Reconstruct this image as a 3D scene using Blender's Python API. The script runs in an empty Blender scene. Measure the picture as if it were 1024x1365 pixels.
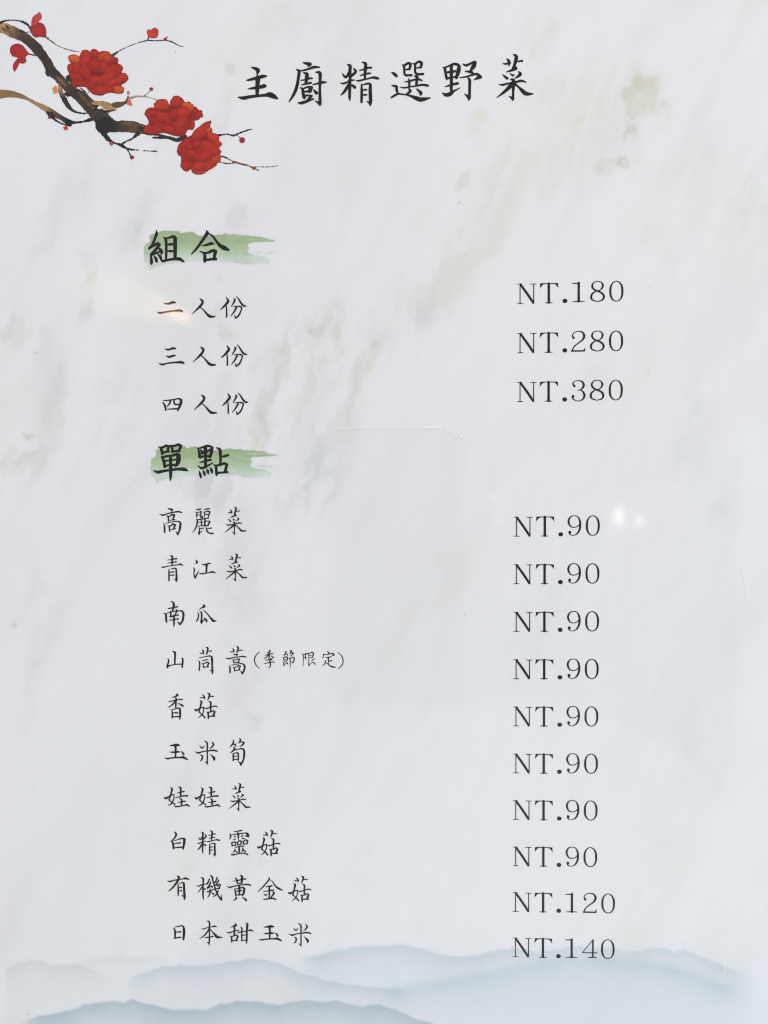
import bpy, math, random
import numpy as np
from mathutils import Vector, Matrix

random.seed(7)
RNG = np.random.default_rng(11)
S = bpy.context.scene
COL = S.collection

# ------------------------------------------------------------------ camera
# Tracing frame: the photograph is 1024 x 1365; F is its focal length in those pixels.
F = 1071.0
DIST = 0.206                      # metres from lens to the sheet along the view axis
nrm = Vector((0.048, -0.062, 1.0)).normalized()       # sheet normal (away from lens), camera frame x right, y down, z forward
roll = math.radians(0.1)
ex = Vector((math.cos(roll), math.sin(roll), 0)); ex = (ex - nrm * ex.dot(nrm)).normalized()
ez = -nrm
ey = ez.cross(ex)
M = Matrix((ex, ey, ez))          # camera-frame vector -> world vector (sheet lies in z = 0)
fwd = M @ Vector((0, 0, 1)); rgt = M @ Vector((1, 0, 0)); dwn = M @ Vector((0, 1, 0))
CAM = -fwd * DIST
cam_d = bpy.data.cameras.new('camera'); cam = bpy.data.objects.new('camera', cam_d); COL.objects.link(cam)
cam_d.sensor_fit = 'VERTICAL'; cam_d.sensor_height = 24.0; cam_d.lens = 24.0 * F / 1365.0
cam_d.clip_start = 0.005; cam_d.clip_end = 50
mw = Matrix.Identity(4)
for i, v in enumerate((rgt, -dwn, -fwd)):
    for r in range(3): mw[r][i] = v[r]
for r in range(3): mw[r][3] = CAM[r]
cam.matrix_world = mw
S.camera = cam

# ------------------------------------------------------------------ world, light, exposure
W = bpy.data.worlds.new('World'); S.world = W; W.use_nodes = True
bg = W.node_tree.nodes['Background']; bg.inputs[0].default_value = (1.0, 0.975, 0.965, 1); bg.inputs[1].default_value = 0.74
def area(name, loc, target, size, power, color):
    l = bpy.data.lights.new(name, 'AREA'); l.shape = 'DISK'; l.size = size; l.energy = power; l.color = color
    o = bpy.data.objects.new(name, l); COL.objects.link(o); o.location = loc
    o.rotation_euler = (Vector(target) - Vector(loc)).to_track_quat('-Z', 'Y').to_euler()
    return o
area('window_light', (0.7, 1.9, 1.3), (0, 0, 0), 0.9, 28.5, (1.0, 0.98, 0.975))
area('open_side_light', (0.85, -0.75, 0.62), (0, 0, 0), 0.45, 1.9, (0.66, 0.92, 1.0))
S.view_settings.view_transform = 'Standard'; S.view_settings.look = 'None'
S.view_settings.exposure = 0; S.view_settings.gamma = 1
S.cycles.transparent_max_bounces = 16
S.cycles.use_denoising = True
S.cycles.pixel_filter_type = 'BLACKMAN_HARRIS'; S.cycles.filter_width = 1.15

# ------------------------------------------------------------------ helpers
def s2l(c):
    c = np.asarray(c, float) / 255.0
    return np.where(c <= 0.04045, c / 12.92, ((c + 0.055) / 1.055) ** 2.4)

_M = np.array(M); _C = np.array(CAM)
def at(px, py, z=0.0):
    """photo pixel -> point on the sheet plane"""
    px = np.asarray(px, float); py = np.asarray(py, float)
    d = np.stack([(px - 512) / F, (py - 682.5) / F, np.ones_like(px)], -1) @ _M.T
    t = (z - _C[2]) / d[..., 2]
    return _C + d * t[..., None]

def link(name, me, parent=None, mat=None, **props):
    o = bpy.data.objects.new(name, me); COL.objects.link(o)
    if parent is not None: o.parent = parent
    if mat is not None and me is not None: me.materials.append(mat)
    for k, v in props.items(): o[k] = v
    return o

class Mesh:
    def __init__(s): s.v = []; s.f = []; s.c = []
    def add(s, verts, faces, cols):
        n = len(s.v); s.v += [tuple(map(float, p)) for p in verts]; s.c += list(cols)
        s.f += [tuple(n + i for i in f) for f in faces]
    def build(s, name, parent, mat, **props):
        me = bpy.data.meshes.new(name); me.from_pydata(s.v, [], s.f); me.update()
        a = me.color_attributes.new('tint', 'FLOAT_COLOR', 'POINT')
        c = np.ones((len(s.v), 4), np.float32)
        c[:, :len(s.c[0])] = np.array(s.c, np.float32)
        a.data.foreach_set('color', c.ravel())
        return link(name, me, parent, mat, **props)

def catmull(P, seg=6):
    P = np.asarray(P, float)
    if len(P) == 2: 
        t = np.linspace(0, 1, seg + 1)[:, None]; return P[0] * (1 - t) + P[1] * t
    Q = np.vstack([2 * P[0] - P[1], P, 2 * P[-1] - P[-2]]); out = []
    for i in range(1, len(Q) - 2):
        p0, p1, p2, p3 = Q[i - 1], Q[i], Q[i + 1], Q[i + 2]
        for k in range(seg):
            t = k / seg
            out.append(0.5 * ((2 * p1) + (-p0 + p2) * t + (2 * p0 - 5 * p1 + 4 * p2 - p3) * t * t + (-p0 + 3 * p1 - 3 * p2 + p3) * t ** 3))
    out.append(P[-1]); out = np.array(out)
    out[:, 2] = np.clip(out[:, 2], P[:, 2].min() * 0.9, P[:, 2].max() * 1.02)
    return out

def stroke(mesh, P, z, colf, seg=6, rough=0.0):
    """P: rows x, y, width in photo px. A brushed ribbon with round ends."""
    Q = catmull(P, seg)
    xy = Q[:, :2]; w = Q[:, 2] * 0.5
    d = np.gradient(xy, axis=0); L = np.linalg.norm(d, axis=1); L[L == 0] = 1; d /= L[:, None]
    nn = np.stack([-d[:, 1], d[:, 0]], 1)
    if rough:
        w = w + RNG.normal(0, rough, len(w))
        w = np.maximum(w, 0.15)
    a = xy + nn * w[:, None]; b = xy - nn * w[:, None]; n = len(Q)
    pts = [*a, *b]
    fc = [(i, i + 1, n + i + 1, n + i) for i in range(n - 1)]
    for e, sgn in ((0, -1), (n - 1, 1)):
        base = len(pts); K = 5
        for k in range(1, K):
            t = math.pi * k / K
            pts.append(xy[e] + nn[e] * w[e] * math.cos(t) + sgn * d[e] * w[e] * math.sin(t))
        fc.append(tuple([e] + list(range(base, base + K - 1)) + [n + e]))
    pts = np.array(pts)
    V = at(pts[:, 0], pts[:, 1], z)
    mesh.add(V, fc, [colf(x, y) for x, y in pts])

def poly(mesh, pts, z, colf):
    pts = np.asarray(pts, float); c = pts.mean(0)
    V = at(np.append(pts[:, 0], c[0]), np.append(pts[:, 1], c[1]), z); n = len(pts)
    mesh.add(V, [(i, (i + 1) % n, n) for i in range(n)], [colf(x, y) for x, y in [*pts, c]])

def smooth_closed(pts, seg=4):
    P = np.asarray(pts, float); n = len(P); out = []
    for i in range(n):
        p0, p1, p2, p3 = P[i - 1], P[i], P[(i + 1) % n], P[(i + 2) % n]
        for k in range(seg):
            t = k / seg
            out.append(0.5 * ((2 * p1) + (-p0 + p2) * t + (2 * p0 - 5 * p1 + 4 * p2 - p3) * t * t + (-p0 + 3 * p1 - 3 * p2 + p3) * t ** 3))
    return np.array(out)

# value noise on numpy grids
_lat = RNG.random((256, 256))
def vnoise(x, y):
    xi = np.floor(x).astype(int); yi = np.floor(y).astype(int); fx = x - xi; fy = y - yi
    fx = fx * fx * (3 - 2 * fx); fy = fy * fy * (3 - 2 * fy)
    g = lambda a, b: _lat[b % 256, a % 256]
    return (g(xi, yi) * (1 - fx) + g(xi + 1, yi) * fx) * (1 - fy) + (g(xi, yi + 1) * (1 - fx) + g(xi + 1, yi + 1) * fx) * fy
def fbm(x, y, o=4):
    r = 0; a = 0.5; t = 0
    for k in range(o):
        r = r + a * vnoise(x * 2 ** k + 17.3 * k, y * 2 ** k + 5.1 * k); t += a; a *= 0.55
    return r / t
sst = lambda e0, e1, x: (lambda t: t * t * (3 - 2 * t))(np.clip((x - e0) / (e1 - e0), 0, 1))

# ------------------------------------------------------------------ materials
def new_mat(name):
    m = bpy.data.materials.new(name); m.use_nodes = True; nt = m.node_tree; nt.nodes.clear()
    out = nt.nodes.new('ShaderNodeOutputMaterial')
    return m, nt, out
def printed(name, grain=0.05, alpha=False, rough=0.75, nscale=900.0, sheen=0.0):
    """print or paper: colour from the 'tint' layer, with a fine grain"""
    m, nt, out = new_mat(name); N = nt.nodes; L = nt.links
    at_ = N.new('ShaderNodeAttribute'); at_.attribute_name = 'tint'
    tc = N.new('ShaderNodeTexCoord')
    no = N.new('ShaderNodeTexNoise'); no.inputs['Scale'].default_value = nscale; no.inputs['Detail'].default_value = 3
    L.new(tc.outputs['Object'], no.inputs['Vector'])
    mr = N.new('ShaderNodeMapRange'); mr.inputs[3].default_value = 1 - grain; mr.inputs[4].default_value = 1 + grain
    mr.inputs[1].default_value = 0.25; mr.inputs[2].default_value = 0.75
    L.new(no.outputs['Fac'], mr.inputs[0])
    vm = N.new('ShaderNodeVectorMath'); vm.operation = 'SCALE'
    L.new(at_.outputs['Color'], vm.inputs[0]); L.new(mr.outputs[0], vm.inputs['Scale'])
    b = N.new('ShaderNodeBsdfPrincipled'); b.inputs['Roughness'].default_value = rough
    b.inputs['Specular IOR Level'].default_value = sheen
    L.new(vm.outputs[0], b.inputs['Base Color'])
    if alpha:
        L.new(at_.outputs['Alpha'], b.inputs['Alpha'])
    L.new(b.outputs[0], out.inputs[0])
    return m
M_PAPER = printed('marble_pattern_paper', 0.006, nscale=1500)
M_INK = printed('black_ink', 0.25, nscale=700)
M_WASH = printed('watercolour_wash', 0.012, nscale=900)
M_PAINT = printed('painted_print', 0.16, nscale=600)

def film_material():
    m, nt, out = new_mat('clear_glossy_film'); N = nt.nodes; L = nt.links
    tr = N.new('ShaderNodeBsdfTransparent'); gl = N.new('ShaderNodeBsdfGlossy'); gl.inputs['Roughness'].default_value = 0.06
    fr = N.new('ShaderNodeFresnel'); fr.inputs['IOR'].default_value = 1.5
    geo = N.new('ShaderNodeNewGeometry')
    inv = N.new('ShaderNodeMath'); inv.operation = 'SUBTRACT'; inv.inputs[0].default_value = 1; L.new(geo.outputs['Backfacing'], inv.inputs[1])
    mu = N.new('ShaderNodeMath'); mu.operation = 'MULTIPLY'; L.new(fr.outputs[0], mu.inputs[0]); L.new(inv.outputs[0], mu.inputs[1])
    tc = N.new('ShaderNodeTexCoord')
    no = N.new('ShaderNodeTexNoise'); no.inputs['Scale'].default_value = 26; no.inputs['Detail'].default_value = 2
    L.new(tc.outputs['Object'], no.inputs['Vector'])
    bp = N.new('ShaderNodeBump'); bp.inputs['Strength'].default_value = 0.5; bp.inputs['Distance'].default_value = 0.00004
    L.new(no.outputs['Fac'], bp.inputs['Height']); L.new(bp.outputs[0], gl.inputs['Normal'])
    mx = N.new('ShaderNodeMixShader'); L.new(mu.outputs[0], mx.inputs[0]); L.new(tr.outputs[0], mx.inputs[1]); L.new(gl.outputs[0], mx.inputs[2])
    L.new(mx.outputs[0], out.inputs[0])
    return m
M_FILM = film_material()
def simple(name, col, rough=0.5, metal=0.0, em=None, es=0.0, noise=None):
    m, nt, out = new_mat(name); b = nt.nodes.new('ShaderNodeBsdfPrincipled')
    b.inputs['Base Color'].default_value = (*col, 1); b.inputs['Roughness'].default_value = rough; b.inputs['Metallic'].default_value = metal
    if em: b.inputs['Emission Color'].default_value = (*em, 1); b.inputs['Emission Strength'].default_value = es
    if noise:
        no = nt.nodes.new('ShaderNodeTexNoise'); no.inputs['Scale'].default_value = noise
        cr = nt.nodes.new('ShaderNodeValToRGB')
        cr.color_ramp.elements[0].color = (*[c * 0.7 for c in col], 1); cr.color_ramp.elements[1].color = (*[min(1, c * 1.25) for c in col], 1)
        nt.links.new(no.outputs['Fac'], cr.inputs[0]); nt.links.new(cr.outputs[0], b.inputs['Base Color'])
    nt.links.new(b.outputs[0], out.inputs[0])
    return m

# ------------------------------------------------------------------ the table under the sheet
def box_mesh(name, x0, x1, y0, y1, z0, z1):
    v = [(x, y, z) for z in (z0, z1) for y in (y0, y1) for x in (x0, x1)]
    f = [(0, 2, 3, 1), (4, 5, 7, 6), (0, 1, 5, 4), (2, 6, 7, 3), (0, 4, 6, 2), (1, 3, 7, 5)]
    me = bpy.data.meshes.new(name); me.from_pydata(v, [], f); me.update(); return me
link('table_top', box_mesh('table_top', -0.6, 0.6, -0.45, 0.45, -0.0305, -0.0005), None,
     simple('dark_wood', (0.16, 0.09, 0.05), 0.5, noise=40), kind='structure')

# ------------------------------------------------------------------ the menu sheet
SHEET = bpy.data.objects.new('menu_sheet', None); COL.objects.link(SHEET); SHEET.empty_display_size = 0.05
SHEET['label'] = 'laminated marble-patterned menu page with a red blossom branch and black brush lettering'
SHEET['category'] = 'menu'

PX0, PX1, PY0, PY1 = -40, 1066, -70, 1450        # the sheet's extent in tracing coordinates

# paper: one fine grid whose colour is the printed marble pattern
SPOTS = [  # cx, cy, rx, ry, turn (deg), rgb, strength
    (846, 120, 11, 18, 25, (188, 187, 174), .85), (856, 128, 22, 26, 20, (206, 206, 194), .7), (845, 160, 6, 24, 12, (190, 192, 180), .7), (835, 135, 46, 40, 0, (214, 214, 204), .6),
    (860, 112, 16, 10, 0, (205, 204, 190), .6), (765, 155, 45, 45, 0, (219, 217, 206), .65), (773, 163, 5, 12, 25, (218, 213, 202), .6),
    (808, 223, 20, 8, -25, (206, 207, 196), .7), (828, 216, 8, 9, 20, (184, 188, 176), .75), (770, 225, 60, 14, -8, (222, 221, 212), .5),
    (632, 165, 6, 20, 30, (216, 217, 206), .5), (617, 242, 7, 14, 30, (208, 211, 208), .6), (688, 190, 26, 70, 10, (220, 221, 208), .6),
    (700, 60, 14, 60, 12, (217, 220, 222), .5), (630, 320, 26, 70, 28, (216, 216, 205), .6), (595, 372, 18, 34, 30, (208, 210, 204), .55),
    (570, 395, 34, 18, 0, (216, 215, 204), .5), (890, 230, 40, 16, -20, (218, 219, 217), .5), (1008, 265, 12, 40, 0, (205, 210, 205), .7),
    (985, 300, 36, 80, 0, (218, 219, 210), .6), (900, 270, 60, 60, 0, (222, 223, 216), .4), (880, 320, 20, 26, 10, (218, 218, 214), .4),
    (420, 441, 9, 8, 0, (192, 195, 186), .7), (434, 434, 17, 13, 10, (208, 210, 203), .7), (380, 464, 12, 8, -10, (194, 194, 182), .6), (497, 458, 6, 6, 0, (206, 210, 194), .8), (495, 478, 6, 20, 8, (214, 216, 200), .5),
    (372, 480, 20, 30, 10, (210, 208, 198), .6), (352, 545, 10, 46, 15, (208, 206, 200), .6), (345, 575, 18, 22, 20, (205, 202, 195), .5), (336, 592, 6, 16, 15, (212, 200, 188), .55),
    (425, 480, 22, 40, 25, (212, 213, 206), .55), (425, 618, 14, 26, 15, (200, 204, 211), .6), (418, 600, 32, 60, 20, (212, 214, 220), .55), (404, 540, 16, 60, 10, (214, 214, 210), .5),
    (300, 440, 8, 12, 0, (200, 198, 196), .6), (308, 444, 14, 6, 10, (204, 202, 198), .5), (304, 425, 12, 22, 0, (212, 211, 209), .5), (288, 374, 4, 10, 0, (205, 208, 206), .35),
    (71, 530, 9, 50, 8, (200, 203, 206), .65), (72, 490, 14, 60, 8, (212, 214, 215), .55), (66, 565, 16, 40, 8, (214, 215, 214), .5), (20, 445, 22, 18, 0, (212, 213, 208), .6),
    (122, 372, 5, 13, 5, (215, 213, 186), .65), (114, 405, 8, 20, 12, (206, 208, 208), .6), (37, 582, 7, 5, 0, (200, 201, 197), .6), (36, 610, 16, 5, -40, (204, 207, 210), .6), (18, 615, 20, 16, 0, (214, 214, 205), .5),
    (185, 290, 10, 34, 32, (208, 211, 218), .5), (172, 312, 8, 20, 35, (205, 209, 214), .45), (100, 255, 20, 34, 30, (212, 214, 220), .5), (315, 290, 14, 20, 10, (208, 211, 215), .5), (293, 155, 8, 40, 15, (210, 212, 216), .55), (282, 175, 6, 20, 10, (212, 214, 214), .5),
    (310, 92, 11, 8, -10, (206, 210, 206), .6), (372, 25, 26, 20, 0, (216, 219, 214), .5),
    (150, 520, 12, 34, 25, (212, 215, 220), .5), (165, 505, 8, 20, 20, (210, 214, 218), .45),
    (270, 650, 22, 24, 0, (200, 199, 205), .5), (300, 665, 16, 30, 0, (206, 207, 208), .5), (325, 780, 12, 34, 10, (208, 209, 213), .55), (305, 760, 24, 50, 12, (211, 211, 214), .5), (330, 905, 22, 60, 15, (212, 213, 212), .5), (340, 960, 14, 16, 10, (208, 210, 208), .4),
    (22, 834, 4, 4, 0, (198, 200, 200), .6), (48, 780, 12, 50, 15, (208, 211, 211), .5), (75, 840, 12, 80, 20, (211, 213, 212), .5), (40, 930, 12, 60, 8, (212, 214, 213), .45),
    (350, 1148, 8, 5, 0, (210, 212, 213), .5), (160, 1100, 90, 50, -20, (212, 215, 220), .35), (240, 1050, 100, 30, 5, (213, 215, 218), .35),
    (938, 545, 10, 18, 15, (210, 213, 219), .45), (925, 580, 26, 50, 20, (217, 219, 226), .45), (960, 640, 30, 44, 0, (216, 221, 224), .4), (740, 930, 18, 60, 12, (214, 219, 224), .45), (850, 960, 26, 90, 20, (214, 220, 225), .4), (925, 1010, 16, 50, -20, (216, 221, 226), .4),
    (520, 1180, 60, 16, 0, (210, 216, 222), .3),
]
BANDS = [
    ([(735, 40), (700, 120), (690, 190), (650, 290), (600, 370), (560, 410)], 34, .75), ([(760, 110), (790, 190), (740, 230)], 50, .6), ([(835, 90), (848, 150), (835, 220)], 30, .8),
    ([(870, 130), (960, 250), (1010, 300)], 60, .45), ([(640, 150), (625, 200), (612, 250)], 14, .6),
    ([(450, 425), (390, 455), (360, 500), (350, 560), (338, 600)], 30, 1.0), ([(430, 450), (420, 540), (425, 620), (405, 660)], 40, .95), ([(500, 450), (470, 520), (440, 600)], 30, .6),
    ([(300, 400), (295, 450), (280, 560), (270, 640), (275, 690)], 28, .5), ([(260, 640), (310, 680), (330, 790), (320, 900)], 34, .55),
    ([(20, 430), (50, 460), (74, 520), (66, 590), (30, 620)], 24, .7), ([(160, 480), (150, 540), (140, 600)], 22, .55), ([(195, 270), (165, 330)], 18, .65), ([(118, 340), (112, 430)], 12, .7),
    ([(70, 760), (50, 860), (40, 960)], 26, .5), ([(300, 130), (285, 190)], 14, .6), ([(330, 280), (300, 330)], 20, .4), ([(90, 230), (60, 330)], 30, .35),
    ([(940, 540), (920, 620), (960, 680)], 30, .4), ([(860, 900), (840, 1040)], 40, .3), ([(930, 980), (920, 1060)], 30, .25)]
def paper_colour(X, Y):
    n1 = fbm(X / 210 + 0.35 * Y / 210 + 9, Y / 420 + 3, 5)
    n2 = fbm(X / 70 + 0.5 * Y / 70 + 40, Y / 210 + 21, 5)
    n3 = fbm(X / 24 + 0.4 * Y / 24 + 40, Y / 60 + 21, 4)
    base = np.stack([np.full_like(X, 225.5), np.full_like(X, 227.) + .8 * sst(500, 1200, Y), np.full_like(X, 230.5) + .8 * sst(500, 1200, Y)], -1)
    grey = np.array([211, 213, 219.]); olive = np.array([218, 219, 213.])
    k = sst(.50, .80, n1) * .30 + sst(.52, .78, n2) * .28
    base += (grey - base) * k[..., None]
    k2 = sst(.55, .80, fbm(X / 120 + .5 * Y / 120 + 77, Y / 260 + 13, 4)) * sst(.35, .6, n3) * .40
    base += (olive - base) * k2[..., None]
    # brushed streaks, leaning, gathered along broad bands
    Xw = X + (fbm(X / 26 + 91, Y / 26 + 12, 4) - .5) * 26; Yw = Y + (fbm(X / 30 + 21, Y / 30 + 62, 4) - .5) * 30
    def lean(k, a, b, sl, o=5):
        return fbm((Xw + sl * Yw) / a + k, (Yw - sl * Xw) / b + k * 1.7, o)
    s1 = lean(10, 26, 120, .38); s2 = lean(31, 13, 58, .30); s3 = lean(57, 44, 150, .5)
    step = lambda v, e, w=.018: sst(e - w, e + w, v)
    flakes = .34 * step(s1, .50, .03) + .30 * step(s1, .575) + .30 * step(s2, .53) + .28 * step(s2, .61) + .25 * step(s3, .56, .05)
    band = np.zeros(X.shape)
    for pts, w_, st in BANDS:
        d = np.full(X.shape, 1e9)
        for (xa, ya), (xb, yb) in zip(pts[:-1], pts[1:]):
            t = np.clip(((Xw - xa) * (xb - xa) + (Yw - ya) * (yb - ya)) / ((xb - xa) ** 2 + (yb - ya) ** 2), 0, 1)
            d = np.minimum(d, np.hypot(Xw - xa - t * (xb - xa), Yw - ya - t * (yb - ya)))
        band = np.maximum(band, st * np.exp(-(d / w_) ** 2))
    band = np.maximum(band * .92, .11) * (1 - .6 * sst(650, 950, Y))
    hue = sst(.38, .62, fbm(X / 110 + 7, Y / 110 + 70, 3))[..., None]
    right = sst(520, 640, X)[..., None] * (1 - sst(380, 480, Y))[..., None]
    hue = np.clip(hue * .6 + right, 0, 1)
    tone = np.array([198, 201, 207.]) * (1 - hue) + np.array([205, 206, 199.]) * hue
    base += (tone - base) * np.clip(flakes * band * (.74 - .28 * right[..., 0]), 0, .85)[..., None]
    wx = (fbm(X / 14 + 3, Y / 14 + 8, 4) - .5) * 26; wy = (fbm(X / 15 + 33, Y / 18 + 58, 4) - .5) * 30
    wx2 = (fbm(X / 60 + 3, Y / 60 + 8, 3) - .5) * 50
    for cx, cy, rx, ry, a, col, st in SPOTS:
        sc = min(1.0, (rx + ry) / 30); st = st * (.55 if max(rx, ry) > 30 else .95)
        dx = X - cx + wx * sc + wx2 * sc * .5; dy = Y - cy + wy * sc
        t = math.radians(a); u = dx * math.cos(t) + dy * math.sin(t); v = -dx * math.sin(t) + dy * math.cos(t)
        r = np.sqrt((u / rx) ** 2 + (v / ry) ** 2)
        edge = 1.6 if max(rx, ry) > 30 else 0.8
        fall = 1 - sst(1 - edge * .5, 1 + edge * .45, r)
        base += (np.array(col, float) - base) * (fall * st * (0.55 + .6 * step(s2, .52, .05) + .5 * (n3 - .5)))[..., None]
    return np.clip(base, 0, 255)

ALB = 0.985
def grid(name, x0, y0, x1, y1, step, z, func, mat, drop=False, **props):
    nx = int((x1 - x0) / step) + 1; ny = int((y1 - y0) / step) + 1
    X, Y = np.meshgrid(np.linspace(x0, x1, nx), np.linspace(y0, y1, ny))
    rgba = func(X, Y)
    if drop:      # a wash: its pigment over the paper's own colour
        al0 = 1 - (1 - np.clip(rgba[..., 3:4], 0, .999)) ** 2.0; under = s2l(paper_colour(X, Y)) * ALB
        rgba = np.concatenate([under * (1 - al0) + rgba[..., :3] * al0, al0], -1)
    V = at(X, Y, z).reshape(-1, 3)
    i = np.arange(ny - 1)[:, None] * nx + np.arange(nx - 1)[None]
    Fq = np.stack([i, i + nx, i + nx + 1, i + 1], -1).reshape(-1, 4)
    if drop:
        al = rgba[..., 3].ravel(); keep = (al[Fq].max(1) > 0.003); Fq = Fq[keep]
        used = np.unique(Fq); remap = np.full(len(V), -1); remap[used] = np.arange(len(used)); Fq = remap[Fq]; V = V[used]
        rg = rgba.reshape(-1, 4)[used]
    else: rg = rgba.reshape(-1, 4)
    me = bpy.data.meshes.new(name); me.vertices.add(len(V)); me.vertices.foreach_set('co', V.astype(np.float32).ravel())
    me.loops.add(len(Fq) * 4); me.polygons.add(len(Fq)); me.loops.foreach_set('vertex_index', Fq.ravel().astype(np.int32))
    me.polygons.foreach_set('loop_start', np.arange(0, len(Fq) * 4, 4, dtype=np.int32))
    me.update(calc_edges=True); me.validate()
    a = me.color_attributes.new('tint', 'FLOAT_COLOR', 'POINT'); a.data.foreach_set('color', rg.astype(np.float32).ravel())
    return link(name, me, SHEET, mat, **props)

def paper_rgba(X, Y):
    c = s2l(paper_colour(X, Y)) * ALB
    return np.concatenate([c, np.ones(c.shape[:2] + (1,))], -1)
grid('paper', PX0, PY0, PX1, PY1, 2.6, 0.0, paper_rgba, M_PAPER, label='white paper printed with a faint grey and olive marble pattern')
p00 = at(PX0, PY0); 
# the card body under the printed face
cs = [at(PX0, PY0), at(PX1, PY0), at(PX1, PY1), at(PX0, PY1)]
v = [(*c[:2], -0.00002) for c in cs] + [(*c[:2], -0.00035) for c in cs]
me = bpy.data.meshes.new('backing_card'); me.from_pydata(v, [], [(3, 2, 1, 0), (4, 5, 6, 7), (0, 1, 5, 4), (1, 2, 6, 5), (2, 3, 7, 6), (3, 0, 4, 7)]); me.update()
link('backing_card', me, SHEET, simple('white_card', (0.78, 0.78, 0.78), 0.8))

# ---- mountains in ink wash along the foot of the page
RIDGES = [  # points, colour, peak alpha, fade length, edge softness
    ([(8, 1293), (20, 1286), (40, 1280), (55, 1281), (66, 1287), (85, 1286), (105, 1286), (120, 1291), (135, 1297), (150, 1305)], (176, 188, 194), .55, 26, 2.5),
    ([(100, 1284), (125, 1279), (150, 1275), (175, 1276), (200, 1274), (225, 1281), (240, 1290)], (190, 201, 206), .42, 14, 3),
    ([(165, 1306), (195, 1296), (215, 1289), (240, 1287), (275, 1288), (300, 1284), (330, 1278), (352, 1279), (375, 1286), (400, 1297), (430, 1306), (460, 1312), (490, 1316), (520, 1318), (560, 1322)], (158, 178, 190), .66, 30, 2.2),
    ([(395, 1279), (430, 1272), (460, 1265), (490, 1261), (510, 1262), (535, 1259), (560, 1265), (590, 1273), (610, 1275), (640, 1273), (665, 1266), (690, 1264), (720, 1270), (745, 1265), (765, 1261), (785, 1264), (805, 1263), (840, 1269), (858, 1267), (872, 1263), (888, 1265), (900, 1270), (912, 1266), (930, 1273), (950, 1283), (975, 1292), (1010, 1305)], (150, 176, 190), .60, 42, 3),
    ([(505, 1318), (540, 1316), (570, 1310), (610, 1302), (650, 1296), (690, 1288), (730, 1281), (770, 1276), (820, 1278), (870, 1283), (920, 1296), (960, 1312), (1005, 1325)], (140, 168, 183), .55, 36, 9),
    ([(25, 1362), (60, 1353), (90, 1348), (115, 1339), (135, 1336), (150, 1335), (165, 1337), (178, 1333), (195, 1337), (220, 1344), (245, 1347), (262, 1345), (275, 1346), (295, 1339), (315, 1335), (340, 1335), (355, 1338), (372, 1340), (390, 1335), (415, 1334), (435, 1335), (450, 1333), (465, 1338), (485, 1342), (503, 1338), (525, 1345), (550, 1356), (580, 1366), (640, 1385)], (140, 165, 178), .95, 60, 2),
    ([(0, 1385), (200, 1378), (420, 1374), (620, 1380), (800, 1372), (1000, 1390)], (140, 160, 172), .6, 60, 4),
]
def mountain_rgba(X, Y):
    rgb = np.zeros(X.shape + (3,)); A = np.zeros(X.shape)
    n = fbm(X / 40 + 5, Y / 22 + 9, 5)
    # mist: a pale bluish tone over the whole foot
    def over(col, al):
        nonlocal rgb, A
        c = s2l(col)
        na = al + A * (1 - al)
        rgb = (c * al[..., None] + rgb * (A * (1 - al))[..., None]) / np.maximum(na, 1e-6)[..., None]; A = na
    left = sst(4, 12, X + (n - .5) * 3)
    over((203, 214, 223), sst(1240, 1330, Y) * (.10 + .22 * sst(250, 700, X)) * left * (1 - sst(985, 1030, X) * .6))
    for pts, col, al, fade, soft in RIDGES:
        p = np.array(pts, float)
        ry = np.interp(X, p[:, 0], p[:, 1]) + (fbm(X / 9 + al * 50, X * 0 + 3, 3) - .5) * 4
        inside = sst(p[0, 0] - 2, p[0, 0] + 28 if p[0, 0] > 12 else p[0, 0] + 2, X) * (1 - sst(p[-1, 0] - 45, p[-1, 0], X))
        d = Y - ry
        a = sst(-soft, soft, d) * np.exp(-(np.maximum(d, 0) / (fade * .5)) ** 1.0) * al * (.52 - .08 * sst(450, 800, X)) * inside * (0.8 + .5 * (n - .4))
        over(col, np.clip(a, 0, 1))
    return np.concatenate([rgb * ALB, np.clip(A, 0, 1)[..., None]], -1)
grid('mountain_print', 4, 1232, 1036, 1440, 2.0, 0.00002, mountain_rgba, M_WASH, drop=True, label='misty blue-grey ink wash mountains along the foot of the page')

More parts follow.
